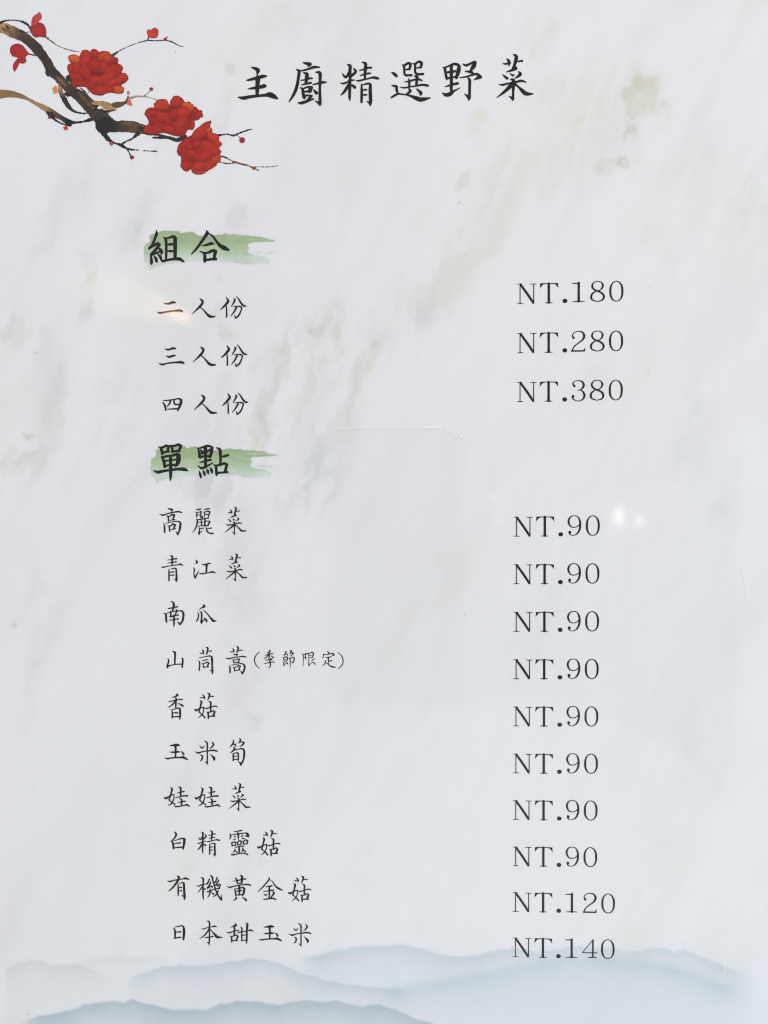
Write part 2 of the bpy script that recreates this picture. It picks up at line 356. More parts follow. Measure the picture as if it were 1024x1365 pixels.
# ---- green brush marks behind the two headings
GREEN = [(65, 300), (60, 235), (64, 190), (98, 165), (102, 122), (160, 100), (185, 90), (230, 88), (300, 92), (312, 107), (345, 100), (395, 97), (420, 117), (500, 122), (560, 118), (622, 108), (640, 114), (705, 116), (780, 122), (850, 130), (900, 142), (962, 158), (925, 166), (850, 168), (800, 172), (772, 185), (780, 210), (768, 228), (790, 248), (850, 258), (915, 280), (912, 300), (905, 318), (850, 312), (800, 318), (730, 316), (640, 304), (580, 302), (500, 300), (400, 300), (330, 306), (250, 314), (180, 326), (130, 340), (104, 358), (94, 350), (88, 320)]
step_ = lambda v, a, b: 1 - sst(a, b, v) if False else sst(a, b, v)
def green_mark(ox, oy, sc):
    P = smooth_closed(GREEN, 3) / 5.12 * sc + (ox, oy)
    def f(X, Y):
        Xw = X + (fbm(X / 5, Y / 5, 3) - .5) * 2.4; Yw = Y + (fbm(X / 5 + 9, Y / 5, 3) - .5) * 2.0
        # signed distance to outline
        inside = np.zeros(X.shape, bool); dist = np.full(X.shape, 1e9)
        for i in range(len(P)):
            x0, y0 = P[i - 1]; x1, y1 = P[i]
            c = (y0 > Yw) != (y1 > Yw)
            with np.errstate(divide='ignore', invalid='ignore'):
                inside ^= c & (Xw < (x1 - x0) * (Yw - y0) / (y1 - y0 + 1e-12) + x0)
            ex_, ey_ = x1 - x0, y1 - y0; L2 = ex_ * ex_ + ey_ * ey_ + 1e-9
            t = np.clip(((Xw - x0) * ex_ + (Yw - y0) * ey_) / L2, 0, 1)
            dist = np.minimum(dist, np.hypot(Xw - x0 - t * ex_, Yw - y0 - t * ey_))
        sd = np.where(inside, dist, -dist)
        v = (Y - oy) / sc * 5.12; u = (X - ox) / sc * 5.12
        n = fbm(X / 16, Y / 5, 4); n2 = fbm(X / 5 + 4, Y / 4 + 8, 4)
        vv = v + (n - .5) * 40
        top = np.array([152, 174, 134.]); mid = np.array([172, 192, 158.]); low = np.array([196, 213, 203.])
        k1 = sst(150, 215, vv)[..., None]; k2 = sst(215, 300, vv)[..., None]
        col = (top * (1 - k1) + mid * k1) * (1 - k2) + low * k2
        k3 = (sst(560, 640, u) * (1 - sst(760, 900, u)) * sst(.35, .6, n))[..., None] * .5
        col = col + (np.array([158, 182, 146.]) - col) * k3
        kl = ((1 - sst(90, 300, u)) * .45)[..., None]; col = col + (np.array([165, 186, 148.]) - col) * kl
        rim = (np.exp(-np.maximum(sd, 0) / 1.2) * .22)[..., None]; col = col * (1 - rim * .35)
        col = col * (1 + (n2[..., None] - .5) * .10)
        al = sst(-.5, 1.2, sd) * (0.86 + (n - .5) * .3)
        al *= 1 - .5 * sst(215, 310, vv)
        dry = fbm(X / 34, Y / 1.9, 3); al *= 1 - (.05 + .38 * sst(560, 860, u)) * step_(dry, .46, .62)
        al *= 1 - .2 * sst(700, 900, u)
        wisp = np.exp(-((v - 235 - (u - 820) * .02) / 4) ** 2) * sst(800, 830, u) * (1 - sst(935, 975, u)) * .30
        al = np.clip(np.maximum(al, wisp * (n2 > .4)), 0, 1)
        return np.concatenate([s2l(np.clip(col, 0, 255)) * ALB, al[..., None]], -1)
    return f
for k, (ox, oy, sc, lab) in enumerate([(180, 290, 1.0, 'green watercolour brush mark behind the first heading'), (189.5, 577, .965, 'green watercolour brush mark behind the second heading')]):
    grid('green_brush_mark', ox + 6, oy + 12, ox + 196, oy + 78, 0.8, 0.00002, green_mark(ox, oy, sc), M_WASH, drop=True, label=lab)
GLYPHS = """
主=375,155,20 450,180,55 510,215,75 505,260,55 492,315,20|270,430,20 340,420,45 480,380,55 610,350,65 690,340,30|500,340,40 505,400,95 505,480,80 498,600,75 493,760,55|300,615,15 400,600,45 540,580,60 640,555,75 670,555,50|90,790,20 200,810,65 330,785,60 500,765,50 660,750,55 760,740,95 850,775,85 925,820,35
廚=385,115,20 470,140,55 540,150,60 510,185,40 485,205,15|320,295,25 430,275,35 530,245,40 620,215,50 735,215,25|245,265,20 300,305,55 285,450,55 255,620,60 195,780,55 90,950,25|390,335,20 465,360,60 465,420,70 455,500,60 430,580,30|335,495,18 430,485,30 510,455,40 580,455,30|350,595,18 450,570,35 555,550,40|325,655,20 375,680,45 385,760,55 405,850,60 410,885,30|400,670,25 460,645,35 540,640,45 575,650,45|575,655,45 535,700,70 530,740,50|420,735,30 480,735,40 560,730,35|410,870,50 450,820,35 510,820,35 570,830,40|570,830,45 520,880,50 480,930,55|280,975,20 350,980,55 450,950,50 540,915,40 605,895,30|590,590,20 690,565,35 800,540,50 885,535,20|650,320,15 740,335,60 750,420,60 745,600,48 745,800,52 748,920,60 745,1005,60|745,1000,50 700,970,40 650,935,15|605,690,15 640,730,45 670,765,60 690,760,40
精=135,345,12 170,400,40 210,430,40 250,390,50 275,330,45 300,300,20|250,165,25 300,190,60 298,300,60 300,450,50 295,600,60 292,750,52 290,850,50 300,930,20|375,240,20 415,290,50 410,330,50 360,375,50 315,420,40|90,550,12 150,565,35 230,540,35 300,500,40 400,490,18|290,560,50 240,640,55 180,735,50 105,810,20|310,600,40 360,610,45 400,645,60|560,110,20 630,140,55 628,240,60 620,350,50 612,470,35|500,285,20 600,260,30 680,230,40 755,225,35|515,395,18 600,370,35 680,350,35 735,345,28|430,500,15 490,505,35 600,480,30 720,450,30 800,435,45 870,450,50 910,460,35|545,580,25 548,680,45 548,820,50 545,960,45|570,595,20 630,575,30 700,565,40 740,590,45|735,590,50 730,700,62 735,850,62 740,950,60 730,1020,40|725,985,45 690,960,35 655,940,12|570,705,20 610,698,35 655,695,28|570,815,20 610,805,35 655,805,30
選=95,325,15 150,355,55 200,400,55 210,405,40|320,165,15 370,175,40 430,140,45 465,130,45 505,150,50|500,150,50 495,200,50 480,255,45|385,265,25 440,262,30 490,258,35|360,180,45 370,270,42 370,340,40 400,385,45 460,390,40 520,385,45|545,135,15 600,145,40 660,105,40 700,100,50 740,125,50|740,130,50 735,170,50 715,220,45|620,240,20 670,225,28 725,222,35|600,150,45 600,240,42 600,320,42 640,360,45 700,365,40 770,362,45|370,530,15 450,520,30 540,495,35 620,475,35 680,475,40 745,500,30|465,455,15 475,520,45 475,600,40 465,660,30|575,405,15 640,420,55 635,500,50 625,610,45|280,640,15 370,655,30 480,635,28 600,620,30 720,595,40 800,595,45 870,610,45|455,665,10 490,705,50 495,730,50 450,770,45 410,800,30|625,675,15 680,720,45 725,770,60 715,805,35|95,600,15 150,615,40 205,630,45 205,690,50 225,760,40|90,865,30 160,820,40 240,785,35 340,795,28 420,805,30 520,835,45 620,875,75 710,905,80 800,895,65 925,870,20
野=105,275,15 145,310,50 160,400,45 180,500,50 185,540,30|140,290,30 230,255,35 330,215,45 400,220,50 460,250,40|455,250,50 440,340,80 420,420,70 390,500,60|180,520,40 260,505,40 330,490,30 400,500,40|170,395,30 240,385,45 300,380,50 365,365,40|285,240,55 285,380,60 285,550,60 285,700,55 285,790,50|150,695,15 230,675,35 320,645,45 420,625,50|95,830,20 170,870,65 260,850,75 340,790,40 470,720,15|535,215,25 600,240,45 700,200,40 780,170,50 800,190,50|800,190,45 760,260,80 710,330,50 690,370,30|575,365,15 660,375,45 730,395,50 735,420,30|470,500,20 570,490,28 700,455,35 810,425,45 870,455,60 910,490,50|915,490,50 850,510,55 765,550,12|635,500,20 675,560,55 675,700,50 672,850,52 665,930,60 655,980,30|665,940,60 620,890,45 560,850,12
蔡=305,160,10 350,200,50 365,250,50 362,330,12|230,260,15 290,275,35 385,250,40|450,70,15 515,110,60 508,200,65 480,300,55 455,370,60|530,220,25 590,215,32 645,210,40|490,330,20 515,370,50 430,405,50 310,445,18|225,500,12 275,545,40 325,585,50 330,590,35|380,475,12 445,520,40 475,500,15|560,435,15 605,485,60 560,535,50 480,590,12|385,595,12 450,620,60 455,700,70 452,850,45 448,950,45 448,1020,50 445,1056,20|440,1010,60 400,985,35 360,970,10|150,712,15 230,720,40 330,695,35 430,680,40 530,655,40 630,635,45 725,665,20|430,700,90 360,780,70 250,880,50 100,995,12|480,700,60 560,760,35 650,850,70 720,905,75 800,915,50 880,912,18
組=265,110,15 270,180,60 240,270,55 200,370,50 170,430,40|170,430,40 110,495,45|110,500,45 200,440,50 290,395,60 320,420,70|330,420,60 270,500,60 200,580,60 150,630,50|150,640,50 230,610,45 320,575,40|300,480,15 360,540,70 375,590,60 370,620,30|145,620,30 155,700,50 160,790,65 160,830,40|215,665,25 250,710,60 270,770,60|295,620,20 345,670,60 370,710,40|420,265,20 465,300,55 475,450,55 475,600,50 472,720,45|460,285,30 550,265,40 630,245,60 680,280,50|665,280,75 665,450,75 665,600,70 660,720,60|510,415,30 570,410,55 630,410,35|510,555,30 570,555,50 630,555,35|340,700,20 400,765,55 500,745,50 640,725,55 760,725,70 850,780,35
合=405,115,15 420,170,70 360,270,60 270,400,55 180,520,45 85,615,25|440,175,30 540,240,40 620,350,50 700,440,75 790,490,90 880,530,40|310,445,20 400,425,45 500,395,60 565,400,25|265,560,20 340,595,40 370,650,60 370,760,65 375,790,35|340,590,30 430,590,50 510,555,60 570,545,60 610,565,50|600,560,70 580,640,65 570,710,60|400,745,45 500,730,50 610,725,55
單=215,190,20 265,215,50 285,280,60 295,340,50|250,205,40 330,185,50 380,160,50 440,180,50|430,180,55 420,230,55 400,285,50|300,315,50 370,295,45 445,285,40|460,160,40 500,200,50 515,300,55|490,170,50 570,160,50 640,140,55 700,165,50|690,170,60 665,230,60 640,280,50|520,285,45 600,275,45 665,280,40|275,395,30 310,440,60 335,530,60 350,610,60|290,405,40 400,385,50 520,370,50 610,345,70 660,375,60|640,370,90 640,460,95 620,540,80 580,585,60|330,495,40 450,470,35 580,460,40|350,600,45 450,575,45 590,575,45|470,400,60 475,550,70 475,700,70 472,830,55 468,910,20|115,695,25 200,725,65 330,700,55 470,680,50 640,660,60 760,665,75 825,690,40
點=125,210,25 150,290,50 165,400,60 180,425,30|130,220,30 230,195,45 340,165,50 440,200,45|430,210,60 415,300,70 385,400,60|285,190,80 290,300,75 290,400,60 290,580,60|185,250,30 225,300,60|385,240,45 330,290,40|170,400,50 280,385,45 390,390,50|200,330,35 280,320,40|165,520,20 250,500,40 330,475,50 400,465,50|130,590,20 200,640,55 290,615,50 360,575,40 445,530,20|150,700,15 175,770,55 190,840,40|235,680,15 260,740,60 275,790,40|310,655,15 335,700,60 350,750,45|385,625,15 415,680,60 430,735,45|520,205,20 590,240,60 605,320,65 610,440,55 600,560,45|640,395,35 700,385,50 765,365,50|460,565,20 510,600,50 520,700,60 525,790,45|500,590,40 600,570,50 680,540,55 750,560,50|745,560,55 725,640,60 710,700,60|530,750,45 620,735,45 755,725,50
二=180,262,18 250,270,30 300,260,38 360,240,42 420,245,22|35,450,15 90,465,35 180,450,28 300,430,28 400,420,28 500,415,45 560,432,35
人=195,130,8 235,165,35 245,200,32 205,260,35 140,325,22 70,390,8|200,275,12 260,325,18 320,395,30 370,435,38 455,440,18
份=645,105,8 680,170,35 660,210,35 600,275,25 555,315,12|650,260,15 655,350,22 655,445,22|775,130,10 795,155,28 770,210,22 735,268,10|820,95,10 860,140,20 910,220,28 950,255,28 990,258,15|770,270,12 830,262,15 890,268,22 910,290,22 895,350,20 860,420,25 805,465,20|805,460,22 790,410,8|820,290,28 780,360,22 725,432,10
三=195,210,15 260,225,35 320,210,32 360,195,42 420,205,25|225,365,18 290,380,38 340,360,35 400,350,35|70,522,18 140,542,35 220,520,25 360,500,28 480,495,38 540,492,45 590,510,35
四=140,325,12 180,370,35 200,430,35 210,490,30|155,290,15 260,280,22 380,265,22 480,245,28 530,270,40|535,270,45 535,330,50 505,410,45 465,500,25|310,275,30 295,340,32 240,415,15|385,280,28 390,340,30 420,370,30 480,365,28|245,472,15 340,465,24 450,460,28
高=410,150,20 480,170,50 560,190,50 540,215,45 515,245,15|125,345,15 240,375,45 340,345,35 500,295,35 680,265,40 800,260,45 890,300,25|365,390,15 415,430,45 425,510,45 430,580,35|420,420,20 490,405,35 550,355,50 640,380,45|630,385,50 600,440,50 590,510,45|460,555,20 540,540,30 640,530,35|260,660,20 290,750,45 295,860,52 298,965,45|320,665,15 430,630,25 560,605,25 700,590,30 810,595,35|800,600,40 835,660,60 825,780,65 800,900,55 740,1055,30|750,1030,50 715,980,40 680,930,10|400,730,15 455,760,45 460,850,45 470,930,35|450,745,25 520,735,30 575,685,50 670,715,40|660,720,50 625,780,50 620,830,45|500,880,20 570,860,30 660,840,35
麗=345,195,20 430,180,38 505,165,35|620,180,22 700,170,35 790,155,40|320,265,12 370,300,35 370,380,38 370,450,30|365,285,20 440,275,25 510,255,40|515,255,45 510,340,38 500,450,35|385,375,18 450,370,28 510,375,20|600,265,10 630,290,35 635,360,28 630,430,25|630,275,20 700,250,30 760,240,40 820,265,35|815,265,45 790,340,40 770,430,28|645,355,20 710,350,28 770,360,20|520,410,20 560,440,50 550,490,40|345,525,15 400,535,30 500,515,30 600,500,28 700,480,30 770,480,38|395,530,40 385,620,45 360,740,42 310,860,35 215,970,10|520,530,35 525,640,35 530,740,28|640,500,45 650,600,45 630,740,38|430,625,15 520,620,18 640,610,15|660,590,25 740,575,25 810,600,45 780,660,45 750,740,35|400,755,15 500,740,25 640,725,28 760,730,35|440,780,12 465,850,38 455,930,38 450,980,70 445,1045,25|490,830,20 545,828,32 605,815,28|460,980,30 520,940,20 580,900,8|675,765,15 705,850,42 725,930,42 790,985,40 860,1000,45 925,1000,45|740,830,22 800,825,30 870,815,35
菜=320,185,10 365,230,42 385,280,38 385,330,10|255,285,12 310,295,28 390,280,28|465,100,12 530,140,50 515,230,55 490,310,45 480,370,45|540,245,18 600,240,25 655,230,30|500,340,20 530,380,40 440,415,35 340,455,12|260,505,12 310,550,35 350,590,38|410,490,10 460,545,35 490,510,10|575,460,15 620,500,48 590,535,38 520,585,10|425,600,12 475,630,50 475,720,50 475,850,32 475,950,32 475,1035,30|475,1000,45 440,975,30 405,950,8|185,700,14 270,718,38 370,700,28 460,690,35 560,660,30 650,640,38 735,670,15|460,700,55 390,770,45 270,870,32 140,970,10|500,710,35 580,770,28 660,850,45 730,915,50 870,910,28
青=475,160,12 555,200,55 555,300,50 555,400,45 550,510,35|390,320,15 500,310,28 620,285,38 715,270,35|405,425,18 520,405,28 620,390,32 695,380,38|170,550,14 260,568,35 360,540,28 500,518,25 650,495,28 760,480,32 820,465,52 880,485,38 930,500,18|440,620,15 445,720,42 445,860,42 445,1020,45|490,630,15 570,612,25 640,600,35 690,625,35|690,620,45 695,740,50 702,880,55 705,980,60 700,1050,35|690,1010,40 655,980,30 615,955,10|475,735,18 540,730,35 615,728,35|475,845,18 540,835,35 615,835,38
江=215,315,10 255,350,40 280,395,55 240,435,35|150,575,12 185,640,45 172,740,32 180,840,38 210,930,45|210,930,40 260,830,45 310,740,25 345,645,8|440,465,14 510,480,38 600,460,35 680,435,42 735,440,25|605,480,70 600,600,55 590,760,48|345,775,14 430,790,38 560,770,30 680,750,28 800,725,50 860,745,38 915,765,15
南=400,140,14 480,180,50 505,240,65 500,330,60 475,420,50 460,500,35|310,390,25 400,375,35 540,345,38 640,325,38|160,545,14 235,590,50 245,700,60 255,850,50|250,555,20 340,530,25 450,500,25 600,480,25 720,465,35 800,480,45|790,475,45 835,560,60 830,680,60 800,820,55 710,945,35|720,920,60 680,880,45 625,835,10|375,470,15 400,520,40 405,600,45 385,680,35|570,410,20 610,465,55 580,540,40 540,610,20|365,670,25 450,655,40 560,625,38 660,610,40|345,785,20 450,778,32 560,755,35 665,740,40|515,630,50 512,750,50 512,870,48 512,990,35
瓜=440,255,25 470,310,75 400,355,40 340,400,25 275,445,10|235,505,10 270,570,32 275,650,38 250,750,42 195,830,30|310,490,12 375,520,45 383,620,48 380,740,48 375,840,70 385,910,30|390,840,50 430,800,35 490,770,20|450,695,12 505,745,45 550,800,55 550,855,30|430,440,14 500,490,28 600,600,35 680,700,45 760,790,75 820,815,50 890,808,15
山=410,310,15 490,350,60 498,450,52 492,600,52 490,750,42|250,550,14 280,620,45 270,700,45 235,780,50 240,870,45|240,830,70 310,800,40 400,780,28 550,755,28 720,750,32|710,535,14 760,575,48 758,680,52 748,780,52 742,865,42
茼=335,245,12 385,300,45 395,360,35 395,425,10|260,360,12 315,385,32 390,360,30|470,160,14 535,200,50 535,280,50 510,370,45 470,435,15|545,310,20 610,305,28 665,300,40|235,535,15 350,515,22 480,490,25 600,470,35 670,500,45|670,490,45 685,600,62 690,750,52 695,900,55 700,1000,60 690,1075,35|690,1000,40 655,975,25 605,955,8|210,620,12 260,690,42 262,800,42 252,900,42 245,970,35|340,630,15 420,620,25 500,600,32 565,605,20|340,720,12 380,760,32 400,870,35|370,725,22 430,720,28 510,690,38 585,720,35|575,725,45 545,780,42 535,840,38|400,860,22 470,845,28 565,845,30
蒿=345,215,12 395,260,42 410,310,35 410,340,10|275,315,12 340,335,30 420,315,25|485,135,12 550,180,50 550,240,50 530,310,45 490,380,15|570,290,20 630,280,28 685,270,35|385,410,15 450,425,35 530,420,35 500,455,25|120,540,12 230,565,38 330,540,32 480,510,28 620,495,28 720,485,38 830,510,30|345,600,10 395,630,35 405,710,30|400,605,20 470,600,22 530,570,32 605,585,32|595,590,40 570,640,38 555,680,32|410,705,20 490,695,25 600,680,28|305,785,15 450,760,20 600,735,25 720,740,32|710,740,35 770,800,55 770,900,50 740,1000,50 685,1090,30|700,1060,55 670,1020,45 635,980,10|245,790,14 270,870,42 275,960,45 275,1045,40|375,840,12 425,890,35 435,990,30|430,855,20 500,840,25 550,800,35 630,825,35|620,830,42 590,890,42 590,945,38|440,965,22 520,960,25 620,950,28
括=305,185,18 230,250,25 165,340,30 140,450,32 160,570,30 215,660,25 305,740,15
季=650,130,30 670,150,50 630,190,30 545,210,12|490,300,12 570,275,25 680,245,28 770,240,28|635,180,35 640,280,45 635,420,25|610,290,50 540,360,28 465,410,14|695,315,12 740,340,35 790,375,35|510,460,18 570,455,30 640,430,25 700,420,45 740,425,30|720,425,40 670,470,35 640,495,28|645,500,30 680,560,38 685,630,35 655,695,32 605,730,10|455,578,14 550,565,22 650,540,28 750,520,30 815,530,22
節=280,190,15 320,240,50 290,330,55 215,405,30|340,330,20 370,355,50 400,400,28|400,310,8 380,360,25|520,170,30 555,190,60 535,270,50 485,325,25|560,275,35 640,290,60 610,350,50 520,435,25|205,500,30 225,600,38 220,720,38 220,870,40|180,490,15 260,480,38 340,465,45 395,490,40|385,490,55 380,570,50 345,660,40|240,580,20 330,580,22|240,665,20 340,665,25|220,840,35 270,790,35 340,760,20|345,715,30 385,755,48 405,805,30|440,530,18 510,535,45 570,505,32 630,485,40 680,500,40|680,495,45 695,570,50 675,660,45 635,740,40|640,720,50 600,695,35 565,675,10|505,540,50 515,680,34 515,820,32 500,985,16
限=210,350,40 220,450,32 220,600,26 215,750,26 210,870,30|140,315,12 210,350,30 280,345,30 340,320,50 380,310,30|335,330,50 315,400,32 320,480,40 350,570,35|230,500,20 300,510,35|370,310,30 460,310,38 540,285,30 620,255,45 680,290,50|680,290,55 675,380,50 640,480,40|480,400,30 560,390,22 630,385,18|480,515,25 560,500,25 640,490,30|465,330,38 470,500,26 465,700,30 475,800,50 480,880,35|480,820,45 550,780,25 620,740,18|705,550,45 640,610,38 560,665,12|620,700,25 690,730,35 750,790,50 760,820,30
定=310,165,15 360,205,40 385,250,40|200,268,20 300,268,22 400,250,22 480,225,30 530,260,45|550,280,45 510,295,30 465,325,8|185,260,30 185,310,28 165,385,28|250,370,15 340,370,28 440,340,32|350,375,35 358,470,30 350,590,28|370,490,22 420,485,28 475,470,30|255,475,25 255,540,32 210,600,28 160,650,15|270,550,12 350,600,28 430,665,35 500,690,42 600,700,20
弧=675,200,15 750,260,22 820,340,28 855,450,32 850,560,30 800,660,28 680,765,12
香=490,130,25 530,165,65 460,215,40 400,235,30 325,245,10|215,400,18 320,375,28 450,345,32 580,320,30 695,315,38|440,260,20 485,290,45 475,400,52 472,500,50 470,590,38|440,390,45 360,490,40 205,600,18|540,445,15 620,480,40 700,530,60 715,550,40|285,675,14 400,655,25 500,625,32 570,605,38 620,640,45|615,640,50 620,760,62 620,880,55 610,990,35|340,680,25 355,780,45 355,880,45 350,945,45|375,780,20 460,770,38 540,775,40|375,910,28 480,905,35 590,900,38
菇=345,155,12 400,195,42 425,250,40 420,330,10|275,245,15 330,265,28 440,245,28|525,90,14 600,140,55 585,220,50 560,290,38 525,345,12|620,218,24 690,212,28 740,215,28|270,350,14 325,400,58 305,490,50 280,590,45 260,670,38 245,740,45 300,790,28 350,840,38 400,890,40 440,940,45|80,650,15 140,690,60 220,650,40 320,605,32 400,575,22|400,580,35 400,680,32 380,770,32 330,850,35 270,900,25 215,940,10|420,605,15 500,625,35 600,590,30 700,560,30 800,545,35 865,575,28|565,370,14 640,420,52 638,520,52 638,620,48 635,740,40|500,740,15 550,780,48 555,870,48 560,970,38|550,755,30 650,740,35 720,705,38 790,745,40|780,745,50 745,820,58 735,870,48|580,895,30 670,888,35 775,885,40
玉=260,310,15 350,300,42 440,285,60 520,280,70 600,298,35|460,320,75 468,420,55 465,560,52 462,700,45|265,525,18 360,530,42 460,525,55 540,515,55 605,525,28|95,725,15 190,750,45 300,730,35 450,715,42 620,710,42 710,705,70 800,740,55 880,785,30|645,495,15 700,550,45 740,600,55 735,635,30
米=420,140,14 490,180,40 522,240,48 523,400,42 525,600,38 525,800,40 525,940,30|525,900,45 490,875,35 435,850,8|260,300,10 300,355,32 350,385,42 400,345,28 430,300,8|680,180,20 735,250,52 720,300,48 670,360,38 600,410,14|105,510,12 210,555,48 320,525,38 450,495,30 600,480,38 730,465,48 865,495,38|300,620,25 350,660,48 360,710,50 335,780,45 290,830,25|625,600,12 700,670,45 755,740,80 755,800,45
筍=365,110,14 395,160,45 370,240,42 300,330,38|400,270,25 440,270,38 480,350,25|480,215,8 460,270,25|595,55,20 635,100,45 600,170,38 560,235,15|620,185,30 700,180,38 750,210,48 710,270,45 600,350,12|390,355,20 430,420,60 380,480,45 285,555,20|450,455,25 550,430,28 660,410,38 740,430,45|740,430,50 760,520,58 755,640,60 740,760,50 690,880,50 630,970,35|650,940,70 610,890,45 565,870,10|385,590,45 385,700,45 382,820,38|370,580,20 440,565,25 510,545,38 560,580,38|555,580,50 560,680,48 555,780,42 550,850,18|405,672,25 490,668,30|405,780,25 515,775,28
娃=335,195,14 395,250,55 375,350,50 345,460,48 315,560,40 295,620,45 350,680,28 400,710,35 460,750,38 500,780,35|125,520,14 180,570,62 270,520,42 370,465,35 480,425,15|455,440,30 465,520,32 445,610,35 400,710,42 340,770,35 255,820,12|610,180,20 690,215,55 690,320,52 690,420,50 690,500,40|570,385,15 660,370,30 740,350,35 810,335,38|515,545,18 620,525,30 740,495,38 850,480,42 925,485,45|645,570,14 715,610,48 720,700,48 718,820,42|590,705,15 680,695,30 780,675,38 845,670,38|460,830,14 530,855,40 680,835,32 820,810,35 900,790,52 990,840,30
白=370,225,12 420,280,55 435,330,55 400,400,48 350,470,38 270,545,30|265,545,35 315,590,50 335,680,60 345,790,55|345,525,15 450,505,25 560,470,35 630,450,42 710,470,48|715,480,75 710,580,72 695,680,62 670,810,45|375,630,18 470,615,35 580,600,40|380,770,25 500,760,38 640,750,38
靈=305,215,18 390,222,30 480,195,35 565,180,42|165,290,20 195,350,48 185,410,42 170,465,35|210,325,18 330,315,25 480,290,28 640,275,30 740,270,38 800,320,45|760,290,70 800,370,65 815,400,30|800,385,50 730,370,35 670,380,15|430,260,30 455,300,60 458,400,45 450,500,20|310,380,20 345,390,35 370,385,15|285,470,15 325,490,30 375,450,12|540,395,12 590,355,40 600,340,30|570,430,15 620,455,40 665,450,25|190,590,10 235,630,35 245,710,40|235,605,28 320,570,35 370,600,35|365,600,38 355,650,35 345,680,30|250,700,25 370,690,28|390,570,10 430,600,38 435,680,35|430,580,25 500,530,38 565,565,35|555,565,40 545,640,35|440,670,25 560,655,25|580,540,10 630,570,38 635,660,38|630,555,28 710,505,38 785,545,38|775,550,42 755,600,42 750,630,35|640,650,26 760,635,28|340,765,15 430,740,28 540,718,32 640,725,28|490,740,45 485,850,50 480,970,38|325,810,14 345,850,42 320,890,35 265,940,15|350,860,20 390,910,35 425,935,25|580,770,14 620,830,45 600,870,40 550,920,15|630,835,20 680,880,38 710,910,25|190,985,14 270,1015,42 400,985,30 550,965,28 690,960,38 775,1010,38
有=460,185,14 525,240,65 510,320,65 450,420,60 360,540,52 280,630,42 180,710,25|135,365,14 220,385,42 350,350,32 500,320,30 660,300,30 760,280,60 880,320,22|490,465,20 505,560,42 505,700,48 502,855,38|520,465,15 590,440,25 660,425,35 710,455,40|695,450,60 705,600,65 712,780,65 725,900,65 715,990,45|700,900,50 660,875,30 610,850,8|530,590,20 575,590,32 615,590,42|530,708,20 580,706,32 620,706,38
機=205,240,14 280,295,55 283,400,45 275,560,42 275,700,48 275,850,45 285,985,35|60,530,14 130,545,35 220,500,32 350,470,25|260,540,35 200,640,35 95,775,14|290,620,28 340,645,40 365,665,25|490,305,42 470,370,38 400,475,40|470,440,18 400,475,45|530,400,35 530,450,38 480,530,42 420,610,42|420,615,42 490,580,32 560,555,25|540,535,20 590,560,45 590,590,30|755,250,42 730,330,38 670,430,32|670,430,38 730,395,25 760,400,18|810,340,42 780,410,38 710,510,40|710,515,35 790,500,28 830,475,30|820,460,18 860,500,45 870,535,25|390,715,12 450,735,38 540,700,35 660,650,32 780,630,32 840,620,35|740,520,20 810,550,40 840,590,40 820,630,30|520,165,14 590,240,55 610,350,42 650,480,42 690,620,40 740,760,40 810,890,42 870,980,50 915,1025,35|905,1010,50 900,920,35 915,830,8|790,700,38 760,790,45 700,860,38 615,910,14|505,640,25 520,700,50 505,800,38 470,880,32 425,940,10|555,755,14 610,795,40 640,820,45
黃=380,270,14 450,310,45 465,380,50 475,460,35|565,165,15 630,220,65 630,320,70 620,400,55 610,445,45|330,370,18 440,365,22 540,340,32 640,310,35 765,300,35|470,455,25 560,455,28 650,445,25|130,550,12 210,590,42 310,560,35 480,525,30 640,500,30 780,490,40 860,490,45 935,525,28|540,530,55 545,650,60 545,760,50 545,840,35|370,635,18 400,700,40 415,790,42 420,865,38|400,640,22 500,620,25 600,600,35 660,595,42 720,625,45|710,630,60 705,720,62 680,800,60 660,865,38|425,720,22 520,710,30 630,690,28|430,850,28 540,845,32 660,835,32|420,905,20 440,955,55 400,995,35 340,1045,18|640,925,15 700,960,38 760,1005,55 780,1040,45
金=515,245,14 545,290,42 510,350,42 420,460,38 300,595,38 155,735,18|570,340,12 650,390,25 710,480,38 780,575,45 870,630,55 990,690,25|415,570,18 500,555,30 630,535,45|345,725,18 450,715,25 580,690,38 700,680,35|540,560,45 542,700,48 540,830,42 535,950,40|345,800,10 400,845,35 425,860,35 480,800,10|660,740,35 700,790,55 650,860,42 590,940,32|335,990,20 430,990,35 550,965,42 680,965,42 760,1000,40
日=280,445,14 335,490,48 345,600,55 345,700,50 345,780,40|315,410,15 430,390,28 570,360,35 640,395,42|630,390,50 650,500,72 648,640,72 635,770,65 630,845,38|370,590,18 460,570,35 540,568,42|290,795,18 380,780,35 480,755,42 550,770,32
本=350,195,15 430,225,45 448,320,42 440,440,52 442,600,38 440,760,42 437,900,45 430,1025,25|430,960,50 400,940,30 345,915,8|175,462,15 240,470,30 340,435,25 450,410,25 540,395,25 600,375,50 690,395,18|430,470,45 370,570,42 260,700,38 110,805,14|460,480,30 540,570,32 640,670,65 710,745,75 880,760,20|285,770,18 380,755,32 480,740,35 575,720,32
甜=345,290,25 375,345,65 300,370,40 195,420,10|60,580,12 135,600,35 240,570,30 350,530,25 480,515,25|300,390,30 325,440,52 320,560,52 318,690,42|165,700,12 225,750,48 228,840,48 235,920,38|220,725,25 300,705,38 380,680,38 450,725,42|440,725,52 410,800,48 400,860,42|255,870,25 340,865,35 420,870,38|440,590,35 560,575,32 680,550,25 780,535,28 860,510,48 965,545,25|530,400,14 575,450,42 578,570,42 572,700,40 575,870,40|725,250,15 765,310,62 755,430,58 745,600,52 745,760,52 740,870,55 735,955,28|595,700,22 660,680,28 730,680,22|575,860,32 650,855,28 730,850,28
